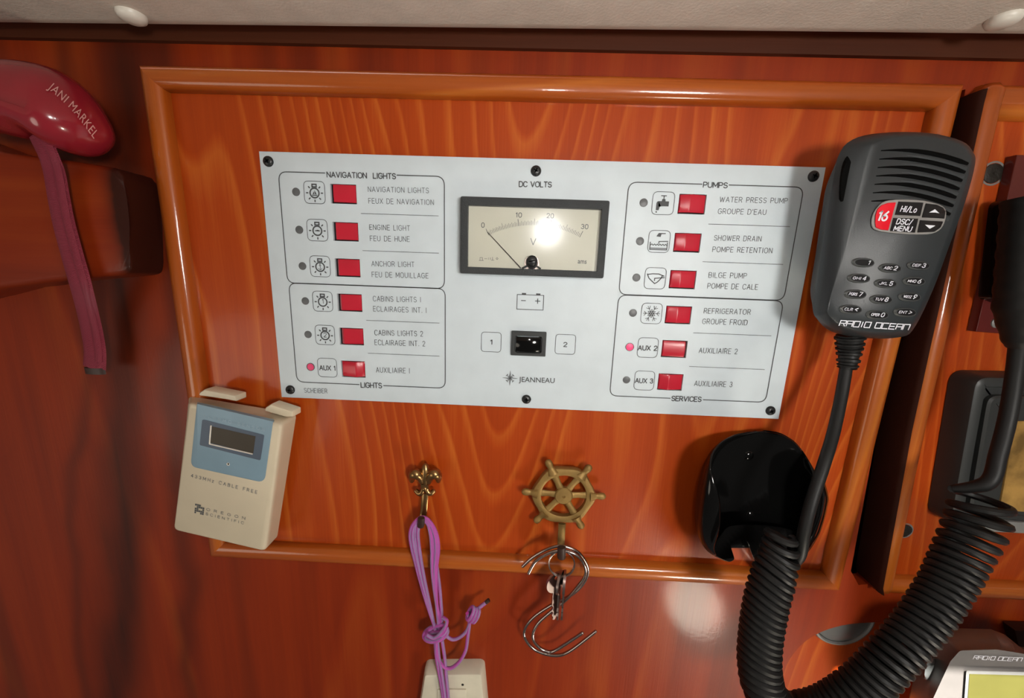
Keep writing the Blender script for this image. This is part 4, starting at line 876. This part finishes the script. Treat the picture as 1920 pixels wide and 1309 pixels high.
# blue panel
q = [tuple(p) for p in rnd([Zs(252, 208), Zs(772, 328), Zs(713, 748), Zs(208, 636)], [1, 1, 14, 14], 6)]
b = B(); b.loft([ringpx(q, .0205), ringpx(q, .0214), ringpx(blend(q, [Zs(480, 450)] * len(q), .01), .0216)]); bp_ = part('front_panel', b, 'blue', se)
b = B(); tp = [at(*Zs(255, 196), .0185), at(*Zs(775, 314), .0185), at(*Zs(772, 329), .0216), at(*Zs(252, 209), .0216)]
b.loft([[p for p in tp], [p + Vector((0, .0006, -.0008)) for p in tp]]); part('front_panel_edge', b, 'blue', se)
q = [tuple(p) for p in rnd([Zs(288, 314), Zs(712, 422), Zs(685, 595), Zs(270, 490)], 3, 4)]
b = B(); b.loft([ringpx(q, .0213), ringpx(q, .0218)]); lb_ = part('display_bezel', b, 'navy', se)
q = [Zs(355, 362), Zs(652, 430), Zs(636, 548), Zs(345, 474)]
b = B(); b.loft([ringpx(q, .0214), ringpx(q, .02185)]); part('display', b, 'lcd', lb_)
b = B(); pa, pb, pc = at(*Zs(348, 356), .022), at(*Zs(338, 482), .022), at(*Zs(632, 551), .022); b.tube([pa, pb], .00045, 6); b.tube([pb, pc], .00045, 6); part('display_edge', b, 'cap', lb_)
b = B(); P = at(*Zs(466, 620), .0216); b.lathe((P.x, -.0214, P.z), (0, -1, 0), [(.0010, 0), (.0010, .0004), (.0006, .0004), (.0005, .0001), (.00001, .0001)], 14); part('lamp_hole', b, 'cap', se)
b = B(); b.lathe((P.x + .0002, -.0216, P.z + .0002), (0, -1, 0), [(.0005, 0), (.0005, .0003), (.00001, .0003)], 12); part('indicator', b, 'slot', se)
engraved([("THERMO SENSOR", *Zs(298, 292), *Zs(712, 385), 5.0)], se, 'bluetext', d=.0218, gap=.75, weight=.16)
bt = B()
for it in (("433MHz CABLE FREE", *Zs(212, 697), *Zs(662, 812), 5.8), ("OREGON", *Zs(318, 928), *Zs(580, 990), 4.6), ("SCIENTIFIC", *Zs(312, 958), *Zs(570, 1022), 4.4)): engrave(bt, *it, d=.0212, gap=1.0 if it[0] == "OREGON" else .65, weight=.16)
part('lettering', bt, 'greysteel', se, flat=True, orient=False)
bt = B(); q = [Zs(240, 890), Zs(306, 905), Zs(298, 970), Zs(234, 955)]
n = 5
for i in range(n):
    for j in range(n):
        if (i * 3 + j * 5) % 7 in (2, 5): continue
        u0, u1, v0, v1 = i / n, (i + .85) / n, j / n, (j + .85) / n
        f2 = lambda u_, v_: tuple((Vector(q[0]) * (1 - u_) + Vector(q[1]) * u_) * (1 - v_) + (Vector(q[3]) * (1 - u_) + Vector(q[2]) * u_) * v_)
        bt.add([at(*f2(u0, v0), .0212), at(*f2(u1, v0), .0212), at(*f2(u1, v1), .0212), at(*f2(u0, v1), .0212)], [(0, 1, 2, 3)])
part('printed_emblem', bt, 'ink', se, flat=True, orient=False)
for q in ([Zs(300, 120), Zs(335, 98), Zs(548, 140), Zs(550, 180), Zs(470, 165), Zs(296, 140)], [Zs(742, 222), Zs(780, 198), Zs(928, 245), Zs(930, 285), Zs(880, 285), Zs(740, 245)]):
    q = [tuple(p) for p in rnd(q, 2, 3)]; w0 = wp(q, .010); b = B(); b.loft([xz([p + Vector((0, -.0004)) for p in w0], .005), xz(w0, .013), xz(inset(w0, .0005), .0138)]); part('hanging_lug', b, 'cream', se)

# ================================================================== brass hooks
fl = thing('fleur_hook', 'small bronze hook topped with a lily ornament, holding the purple cord', 'hook', at(795, 975, 0.002))
b = B(); c_ = at(797, 893, .006); b.ellipsoid((c_.x, -.0045, c_.z), (.0036, .0034, .0088), 16, 12)
for v_ in b.v:                                              # pointed lower end
    if v_.z < c_.z: k_ = (c_.z - v_.z) / .0078; v_.x = c_.x + (v_.x - c_.x) * (1 - .35 * k_)
part('middle_petal', b, 'bronze', fl)
for sg in (-1, 1):
    b = B(); P = spline([at(797 + sg * 6, 905, .005), at(797 + sg * 10, 893, .006), at(797 + sg * 18, 888, .007), at(797 + sg * 24, 893, .006), at(797 + sg * 25, 903, .0045)], 6); n = len(P)
    b.tube(P, [.0010 + .0026 * math.sin(math.pi * min(1, (k / (n - 1)) * .85 + .1)) for k in range(n)], 12); part('side_petal', b, 'bronze', fl)
    b = B(); P = spline([at(797 + sg * 3, 912, .0045), at(797 + sg * 5, 921, .005), at(797 + sg * 11, 925, .0048), at(797 + sg * 18, 919, .0042)], 5); n = len(P)
    b.tube(P, [.0014 + .0006 * math.sin(math.pi * k / (n - 1)) for k in range(n)], 10); part('foot_leaf', b, 'bronze', fl)
b = B(); c_ = at(797, 910, .005); b.box((c_.x, -.0045, c_.z), (.0052, .004, .0022)); b.ellipsoid((c_.x, -.0048, c_.z - .0022), (.0024, .0026, .0022), 12, 8); part('collar', b, 'bronze', fl)
b = B(); P = spline([at(797, 925, .0035), at(796, 940, .004), at(795, 955, .004), at(793, 968, .0042), at(791, 978, .007), at(790, 983, .0115)], 6); b.tube(P, .0024, 10, up=(0, 1, 0), squash=(.45, 1)); part('stem', b, 'bronze', fl)
b = B(); c_ = at(790, 975, .0155); b.tube([P[-1], P[-1] + Vector((0, -.002, -.0002)), at(790, 980, .0148), at(790, 971, .0155)], .0023, 10, up=(1, 0, 0), squash=(1, .6)); part('hook_tip', b, 'darkmetal', fl, label='dark upturned hook end')
wh = thing('wheel_hook', 'aged brass hook shaped like a ship steering wheel, holding keys and steel hooks', 'hook', at(1050, 1030, 0.002))
C0 = at(1057, 931.5, .006); U_ = (at(1117, 931.5, .006) - at(997, 931.5, .006)).length / 120
cx, cz = C0.x, C0.z
b = B(); n = 48; hexr = lambda a, r: r * (1 + .035 * math.cos(6 * a))
R_o = [Vector((cx + hexr(2 * math.pi * k / n, 58.5 * U_) * math.cos(2 * math.pi * k / n), cz + hexr(2 * math.pi * k / n, 58.5 * U_) * math.sin(2 * math.pi * k / n))) for k in range(n)]
R_i = [Vector((cx + 43 * U_ * math.cos(2 * math.pi * k / n), cz + 43 * U_ * math.sin(2 * math.pi * k / n))) for k in range(n)]
R_m = [Vector((p.x * .35 + q_.x * .65, p.y * .35 + q_.y * .65)) for p, q_ in zip(R_o, R_i)]
b.loft([xz(R_i, .002), xz(R_o, .002), xz(R_o, .0048), xz([p * .9 + q_ * .1 for p, q_ in zip(R_o, R_i)], .0056), xz(R_m, .0062), xz(R_i, .0056), xz(R_i, .002)], False, False); part('rim', b, 'brass', wh)
for a_ in (2, 54, 116, 177, 229, 301):
    a = math.radians(a_); ca, sa = math.cos(a), math.sin(a)
    b = B(); pts = [Vector((cx + r * U_ * ca, -dd, cz + r * U_ * sa)) for r, dd in ((10, .0042), (28, .0036), (46, .0040))]
    b.tube(pts, [.0026, .0021, .0027], 12, up=(0, 1, 0), squash=(.45, 1)); part('spoke', b, 'brass', wh)
    b = B(); pts = [Vector((cx + r * U_ * ca, -.0045, cz + r * U_ * sa)) for r in (50, 57, 61, 64, 68, 73, 77, 79.5)]
    b.tube(pts, [.0042, .0032, .0022, .0021, .0025, .0026, .0021, .0008], 12, up=(0, 1, 0), squash=(.75, 1)); part('grip', b, 'brass', wh)
b = B(); b.lathe((cx, -.0025, cz), (0, -1, 0), [(17 * U_, 0), (17 * U_, .0028), (15 * U_, .0035), (3 * U_, .0037), (1.5 * U_, .0030), (.00001, .003)], 28); part('hub', b, 'brass', wh)
b = B(); P = spline([at(1054, 982, .0045), at(1053, 1000, .004), at(1052, 1018, .005), at(1052, 1030, .009), at(1052, 1040, .014)], 6); b.tube(P, .0026, 10, up=(0, 1, 0), squash=(.45, 1)); part('stem', b, 'brass', wh)
b = B(); b.tube([P[-1], P[-1] + Vector((0, -.003, .0002)), at(1053, 1036, .019), at(1053, 1026, .0195)], .0028, 10, up=(1, 0, 0), squash=(1, .6)); part('hook_tip', b, 'darkmetal', wh, label='dark upturned hook end')
# steel S hooks
def shook(pts, label):
    b = B(); P = spline([at(*p) for p in pts], 8); b.tube(P, .00108, 10)
    for e_ in (P[0], P[-1]): b.ellipsoid(e_, (.00100, .00100, .00100), 10, 6)
    return tag(part('steel_hook', b, 'steel'), label, 'hook', None)
shook([(980, 1062, .012), (1000, 1044, .013), (1028, 1029, .0145), (1054, 1024, .015), (1082, 1034, .015), (1099, 1056, .014), (1102, 1076, .013), (1090, 1099, .012), (1066, 1119, .011), (1030, 1137, .009), (1000, 1158, .008), (984, 1180, .008), (986, 1200, .009), (1006, 1220, .011), (1040, 1229, .013), (1068, 1221, .014), (1117, 1184, .016)], 'bent steel hook whose lower end reaches furthest right')
shook([(991, 1075, .020), (1005, 1052, .018), (1030, 1037, .0165), (1054, 1033, .0165), (1080, 1040, .017), (1096, 1060, .017), (1097, 1080, .016), (1083, 1100, .015), (1062, 1124, .013), (1034, 1146, .012), (1008, 1170, .012), (999, 1192, .013), (1006, 1209, .014), (1024, 1221, .015), (1042, 1219, .016), (1092, 1187, .021)], 'bent steel hook nearer the front, its lower end shorter and bright-tipped')
kr = B(); kc = at(1053, 1056, .017); kR = (at(1077, 1056, .017) - at(1053, 1056, .017)).length
kr.tube([Vector((kc.x + kR * math.cos(a), kc.y + .0015 * math.sin(a), kc.z + kR * math.sin(a))) for a in [2 * math.pi * k / 40 for k in range(41)]], .0005, 8, cap=False)
kr.tube([Vector((kc.x + kR * math.cos(a), kc.y - .0009 + .0015 * math.sin(a), kc.z + kR * math.sin(a))) for a in [2 * math.pi * k / 40 for k in range(41)]], .0005, 8, cap=False)
tag(part('key_ring', kr, 'steel'), 'thin split ring hanging from the ship wheel hook', 'key ring')
def key_obj(x, dx, d, yaw, label):
    o = thing('key', label, 'key', at(x, 1172, d)); top = at(x, 1080, d); px_ = .00032; R = Matrix.Rotation(yaw, 3, 'Z'); bow = B(); n = 24
    ring_o = [Vector((.0068 * math.cos(2 * math.pi * k / n), 0, .0068 * math.sin(2 * math.pi * k / n) - .0045)) for k in range(n)]
    ring_i = [Vector((.0016 * math.cos(2 * math.pi * k / n), 0, .0016 * math.sin(2 * math.pi * k / n) - .0008)) for k in range(n)]
    f = lambda ring, y: [top + R @ (p * 1.12 + Vector((0, y, 0))) for p in ring]
    bow.loft([f(ring_i, -.0008), f(ring_o, -.0008), f(ring_o, .0008), f(ring_i, .0008), f(ring_i, -.0008)], False, False); part('bow', bow, 'keymetal', o)
    bl = B(); prof = [(-.0020, -.0105), (.0020, -.0105), (.0020, -.0278), (.0006, -.0300), (-.0008, -.0295), (-.0008, -.0275), (-.0016, -.0262), (-.0009, -.0245), (-.0019, -.0228), (-.0010, -.0210), (-.0020, -.0190), (-.0020, -.0170)]
    prof = [(x_ * 1.1, z_ * 1.18) for x_, z_ in prof]
    bl.loft([[top + R @ Vector((x_, -.0006, z_)) for x_, z_ in prof], [top + R @ Vector((x_, .0006, z_)) for x_, z_ in prof]]); part('blade', bl, 'keymetal', o)
key_obj(1043, 0, .0165, math.radians(28), 'leftmost key of the bunch on the split ring, facing outwards')
key_obj(1051, 0, .0185, math.radians(68), 'middle key of the bunch, seen nearly edge on')
key_obj(1059, 0, .0190, math.radians(80), 'rightmost key of the bunch, bright narrow edge towards us')

# ================================================================== purple cord
rb = B(); RR = .00128
def strand(pts, n=8, r=RR): rb.tube(spline([at(*p) for p in pts], n), r, 8)
for k in range(4):                                                   # four turns over the hook
    o_ = k * 4.6; dz = .0105 + .0007 * (k % 2)
    strand([(817 - o_ * .2 + 3, 1188, .011), (800 + o_ * .35, 1130, .011), (783 + o_ * .7, 1070, dz), (770 + o_ * 1.05, 1015, dz), (771 + o_ * .95, 992, dz), (780 + o_ * .5, 977 + k * 1.2, .011), (792, 970 + k * 1.7, .0115), (805 - o_ * .25, 977 + k * 1.5, .011),
            (818 - o_ * .8, 1000, dz), (822 - o_ * .9, 1030, dz), (818 - o_ * .55, 1070, dz), (818 - o_ * .1, 1120, .011), (824 + k * 1.5, 1188, .011)], 8)
strand([(816, 1040, .008), (824, 1100, .009), (828, 1150, .0105), (830, 1188, .011)])
# knot round the bundle
for k, (cx_, cy_, rx, ry, tilt) in enumerate(((817, 1188, 23, 14, -18), (819, 1184, 20, 10, -22), (815, 1194, 17, 8, -8))):
    ps = []
    for j in range(25):
        a = 2 * math.pi * j / 24; u_, v_ = rx * math.cos(a), ry * math.sin(a); t_ = math.radians(tilt)
        ps.append(at(cx_ + u_ * math.cos(t_) - v_ * math.sin(t_), cy_ + u_ * math.sin(t_) + v_ * math.cos(t_), .0122 + .0016 * k * .6 + .0028 * math.sin(a + .6)))
    rb.tube(ps, RR * 1.1, 8)
strand([(800, 1190, .016), (815, 1196, .0165), (832, 1180, .016), (838, 1165, .014), (830, 1158, .012)])
strand([(834, 1190, .013), (848, 1199, .012), (862, 1195, .011), (874, 1184, .011), (880, 1170, .012), (884, 1158, .013), (892, 1146, .013), (903, 1136, .012), (914, 1128, .011)])
strand([(876, 1150, .013), (880, 1168, .012), (877, 1195, .011), (873, 1220, .011), (862, 1240, .011), (845, 1253, .011), (830, 1248, .011), (819, 1228, .011), (818, 1204, .012)])
for k, (cx_, cy_) in enumerate(((882, 1150), (887, 1153), (892, 1155))):
    ps = [at(cx_ + 6 * math.cos(a) * .6 - 9 * math.sin(a) * .6, cy_ + 12 * math.sin(a) + 5 * math.cos(a) * .5, .0128 + .0024 * math.cos(a)) for a in [2 * math.pi * j / 16 for j in range(17)]]; rb.tube(ps, RR, 8)
strand([(816, 1200, .011), (818, 1230, .011), (825, 1270, .012), (831, 1309, .013), (834, 1335, .013)])
strand([(829, 1200, .0115), (834, 1235, .0095), (837, 1270, .0125), (840, 1300, .013), (841, 1330, .013)])
strand([(820, 1200, .0105), (823, 1232, .0105), (828, 1262, .0125), (834, 1305, .0135), (836, 1330, .0135)])
rope = thing('cord_hank', 'purple braided cord looped over the lily hook and tied in a knot', 'cord', at(818, 1190, .01))
part('braided_cord', rb, 'rope', rope, sharp=60)
b = B(); b.tube([at(911, 1130, .0112), at(917, 1125, .0108)], .0014, 10); part('burnt_end', b, 'darkmetal', rope, label='dark burnt end of the cord')

# ================================================================== white switch at the bottom
ws = thing('wall_switch', 'aged white plastic switch box at bottom centre under the purple cord', 'switch', at(846, 1340, .0))
q = wp([(796, 1266), (903, 1265), (916, 1400), (775, 1400)], .009); fr2 = rnd(q, [.0032, .0032, .003, .003], 5); bk2 = inset(fr2, -.0012)
b = B(); b.loft([xz(bk2, -.002), xz(bk2, .002), xz(fr2, .0075), xz(inset(fr2, .0006), .0086), xz(inset(fr2, .0018), .009)]); part('cover', b, 'ivory', ws)
q = wp([(821, 1292), (874, 1292), (876, 1390), (818, 1390)], .0092); b = B(); b.loft([xz(q, .0085), xz(q, .0098), xz(inset(q, .0008), .0102)]); part('push_button', b, 'ivory', ws)
P = at(867.5, 1284, .009); b = B(); b.lathe((P.x, -.0088, P.z), (0, -1, 0), [(.0010, 0), (.0010, .0004), (.0004, .0006), (.00001, .0006)], 12); part('screw', b, 'boltblk', ws)

# ================================================================== left: rail, red float, strap
rail = thing('wooden_rail', 'dark red wooden rail block with a rounded end at left, under the red float', 'rail', at(0, 530, .0))
rf = [(-140, 262), (0, 283), (120, 298), (205, 312), (222, 322), (232, 340), (240, 400), (244, 470), (244, 500), (236, 514), (200, 519), (100, 528), (0, 541), (-140, 549)]
wf = wp(rf, .020); dxe = wp([(300, 490)], 0)[0].x - wp([(244, 490)], .02)[0].x
def rring(d, grow, up_=0.0): return [Vector((p.x + (dxe * grow if k in range(3, 11) else 0), -d, p.y + (up_ if k < 7 else -up_))) for k, p in enumerate(wf)]
rings = [rring(-.002, 1.0), rring(.004, .97), rring(.010, .78), rring(.015, .45), rring(.0182, .15, -.0003), rring(.0198, -.12, -.0014), rring(.0204, -.35, -.0034)]
rings = [[Vector((q[0], r[0].y, q[1])) for q in smooth_closed([(p.x, p.z) for p in r], 3)] for r in rings]
b = B(); b.loft(rings); part('rail_body', b, 'rail', rail, sharp=75)
ft = thing('float', 'glossy crimson plastic float with white lettering on the wooden rail', 'float', at(60, 285, .02))
fo = [(-75, 190), (-60, 162), (-20, 140), (45, 122), (105, 130), (148, 160), (178, 205), (194, 245), (190, 272), (170, 291), (138, 290), (112, 272), (88, 262), (55, 262), (10, 252), (-40, 240)]
q = smooth_closed(fo, 3); q3 = [at(a, c_, .022) for a, c_ in q]; spine = [at(-20, 180, .022), at(145, 235, .022)]
def near_spine(p):
    a, c_ = spine; t = max(0, min(1, (p - a).dot(c_ - a) / (c_ - a).length_squared)); return a + (c_ - a) * t
b = B(); rings = []
for k in range(-8, 9):
    a = math.pi / 2 * k / 8; r = []
    for p in q3:
        s_ = near_spine(p); v = s_ + (p - s_) * max(.002, math.cos(a)) ** .85; T = .020 if k > 0 else .012
        r.append(Vector((v.x, -.022 - math.sin(a) * T * (1 + .15 * (1 - (p - s_).length / .05)), v.z)))
    rings.append(r)
b.loft(rings); fob = part('shell', b, 'crimson', ft, sharp=80)
bvh = BVHTree.FromPolygons([v for v in b.v], b.f)
vs, fs = text_mesh("JANI MARKEL", 0.0, 0, 1.08)
a0, a1 = at(93, 160, .034), at(180, 256, .034); cm = at(150, 200, .038); X = (a1 - a0); up = Vector((-X.z, 0, X.x)).normalized(); up = up if up.z > 0 else -up
xa, xb = min(v.x for v in vs), max(v.x for v in vs); nv = []
for v in vs:
    t = (v.x - xa) / (xb - xa); bowv = up * (.0016 * math.sin(math.pi * t)); p = a0 + X * t + up * ((v.y - .3) * .0062) + bowv
    h = bvh.ray_cast(CAM, (p - CAM).normalized()); nv.append((h[0] if h[0] else p) + (CAM - p).normalized() * .0011)
b = B(); b.add(nv, fs); part('lettering', b, 'pale', ft, flat=True, orient=False)
b = B()
P = spline([at(72, 252, .030), at(88, 285, .030), at(101, 320, .0265), at(110, 370, .0255), at(120, 420, .0255), at(136, 480, .0255), at(150, 530, .0245), at(163, 580, .0150), at(173, 625, .0105), at(178, 660, .0105), at(177, 690, .0100)], 8)
b.tube(P, [.0056 + .0016 * k / len(P) for k in range(len(P))], 12, up=(0, 1, 0), squash=(.22, 1)); part('strap', b, 'strap', ft, label='crimson woven strap')
b = B(); b.tube([P[-1] + Vector((0, 0, .0002)), P[-1] + Vector((0, .0002, -.0040))], .0069, 12, up=(0, 1, 0), squash=(.24, 1)); part('strap_end', b, 'darkmetal', ft, label='dark end of the strap')
b = B(); P2 = [p + Vector((.0035, -.0012, 0)) for p in P[4:-4]]; b.tube(P2, .0024, 8, up=(0, 1, 0), squash=(.35, 1)); part('strap', b, 'strap', ft, label='folded edge of the strap')

# ================================================================== right: bolts, plate, instrument
for (px, py, r, lb) in ((1868, 324, .0055, 'black bolt in a hole right of the handset top'), (1700, 998, .0048, 'black bolt in a hole left of the upper coiled cord')):
    P = at(px, py, 0); o = thing('bolt', lb, 'bolt', (P.x, 0, P.z)); b = B(); b.lathe((P.x, .0018, P.z), (0, -1, 0), [(r * 1.25, 0), (r * 1.2, .0004), (r * 1.02, .0003), (r * 1.0, 0)], 24); part('hole_rim', b, 'greysteel', o)
    b = B(); b.lathe((P.x, .0018, P.z), (0, -1, 0), [(r, .0001), (r * .96, .0007), (r * .6, .0011), (r * .3, .0009), (.00001, .0009)], 14)
    for v_ in b.v: v_ += Vector((random.uniform(-.0002, .0002), 0, random.uniform(-.0002, .0002)))
    part('bolt_head', b, 'boltblk', o)
rp_ = thing('backing_plate', 'dark red acrylic plate standing proud at the right edge below the upper bolt', 'plate', at(1880, 622, 0))
q = wp([(1908, 290), (2050, 292), (2050, 640), (1831, 622)], .004); b = B(); slab(b, q, -.001, .004, .0006, 3); part('plate', b, 'acrylic', rp_)
P = at(1868, 605, .004); b = B(); b.lathe((P.x, -.0039, P.z), (0, -1, 0), [(.0032, 0), (.0031, .0006), (.0018, .0011), (.00001, .0012)], 20); part('screw', b, 'greysteel', rp_, label='grey screw head')
b = B(); q = wp([(1892, 372), (2060, 372), (2060, 640), (1868, 560)], .012); slab(b, rnd(q, .004, 4), .003, .014, .002, 3); tag(part('instrument_housing', b, 'gloss'), 'black housing on the dark red plate at the right edge', 'instrument')
ins = thing('instrument', 'black square instrument with brown screen at the right edge behind the cord', 'instrument', at(1900, 1010, 0))
q = wp([(1832, 706), (2080, 712), (2080, 1022), (1782, 985)], .013); o_ = rnd(q, .0075, 6)
b = B(); b.loft([xz(inset(o_, -.0005), -.001), xz(o_, .009), xz(inset(o_, .0008), .0122), xz(inset(o_, .002), .013), xz(inset(o_, .0060), .013), xz(inset(o_, .0068), .0118)]); part('housing', b, 'darkpl', ins)
q = wp([(1856, 742), (2060, 748), (2060, 1000), (1818, 965)], .0150); o_ = rnd(q, .006, 6); b = B(); b.loft([xz(o_, .011), xz(o_, .0142), xz(inset(o_, .0012), .0152), xz(inset(o_, .004), .0152), xz(inset(o_, .0046), .0146)]); part('front_bezel', b, 'darkpl', ins)
q = wp([(1905, 790), (2040, 790), (2040, 965), (1874, 958)], .0156); b = B(); slab(b, q, .0146, .0156, .0003, 2); part('screen', b, 'amber', ins)
q = wp([(1850, 977), (2060, 985), (2060, 1008), (1846, 997)], .0158); b = B(); slab(b, rnd(q, .001, 3), .0125, .0158, .0005, 2); part('lower_trim', b, 'greysteel', ins)

# ================================================================== lower right: gauge and radio
g = thing('round_gauge', 'round grey gauge behind the curved cut-out in the wall', 'gauge', at(1580, 1160, -.0135))
P = at(1580, 1160, -.010); R1 = (at(1580 + 60, 1160, -.010) - P).length
b = B(); b.lathe((P.x, .0136, P.z), (0, -1, 0), [(R1, 0), (R1, .004), (R1 * .97, .0052), (R1 * .92, .0055), (R1 * .88, .0045), (R1 * .88, .002)], 48); part('rim', b, 'greysteel', g)
b = B(); b.lathe((P.x, .0136, P.z), (0, -1, 0), [(R1 * .88, .001), (R1 * .86, .004), (R1 * .6, .0052), (.00001, .0058)], 40); part('glass', b, 'gauge', g)
ra = thing('marine_radio', 'grey marine radio with yellow-green display at bottom right corner', 'radio', at(1850, 1400, .0))
body_px = [(1748, 1177), (1858, 1180), (1884, 1190), (1912, 1213), (2020, 1225), (2030, 1500), (1672, 1500), (1706, 1309), (1730, 1215)]
face_px = [(1800, 1220), (1868, 1218), (1895, 1222), (1925, 1227), (2020, 1238), (2030, 1500), (1705, 1500), (1738, 1335), (1782, 1240)]
q = [tuple(p) for p in rnd(body_px, [14, 10, 8, 10, 0, 0, 0, 8, 12], 5)]; q2 = [tuple(p) for p in rnd(face_px, [14, 10, 8, 10, 0, 0, 0, 8, 12], 5)]
b = B(); r0 = ringpx(q, .030); r1 = ringpx(q2, .050)
rc = at(1850, 1400, .030)
b.loft([[Vector((rc.x + (p.x - rc.x) * .74, -.021, rc.z + (p.z - rc.z) * .74)) for p in r0], [Vector((rc.x + (p.x - rc.x) * .92, -.0255, rc.z + (p.z - rc.z) * .92)) for p in r0], r0, [p.lerp(q_, .35) + Vector((0, -.0035, 0)) for p, q_ in zip(r0, r1)], [p.lerp(q_, .8) + Vector((0, -.0028, 0)) for p, q_ in zip(r0, r1)], r1]); part('body', b, 'radio', ra, sharp=60)
b = B(); b.box((rc.x + .01, -.0100, rc.z), (.05, .024, .03)); part('mounting_bracket', b, 'darkpl', ra)
q = [tuple(p) for p in rnd([(1812, 1258), (1985, 1262), (1985, 1480), (1796, 1480)], 3, 4)]
b = B(); b.loft([ringpx(q, .049), ringpx(q, .0515), ringpx(blend(q, [(1890, 1370)] * len(q), .03), .0518)]); dsp = part('display_frame', b, 'greysteel', ra)
q = [(1818, 1264), (1976, 1268), (1976, 1470), (1803, 1470)]; b = B(); b.loft([ringpx(q, .0512), ringpx(q, .0520)]); part('display', b, 'lcdgreen', dsp)
wordmark(ra, 1826, 1233, 1916, 1237, 6.5, .0506, wst=.00035)
b = B(); q = smooth_closed([(1738, 1238), (1750, 1232), (1755, 1240), (1746, 1262), (1738, 1275), (1731, 1268)], 3); b.loft([ringpx(q, .034), ringpx(q, .041), ringpx(blend(q, [(1743, 1252)] * len(q), .2), .043)]); part('side_button', b, 'gauge', ra)
b = B(); q = wp([(1903, 1182), (2050, 1186), (2050, 1225), (1912, 1218)], .006); slab(b, q, -.001, .006, .0006, 2); tag(part('dark_bracket', b, 'gapwood'), 'dark bracket on the wall behind the radio at the right edge', 'bracket')
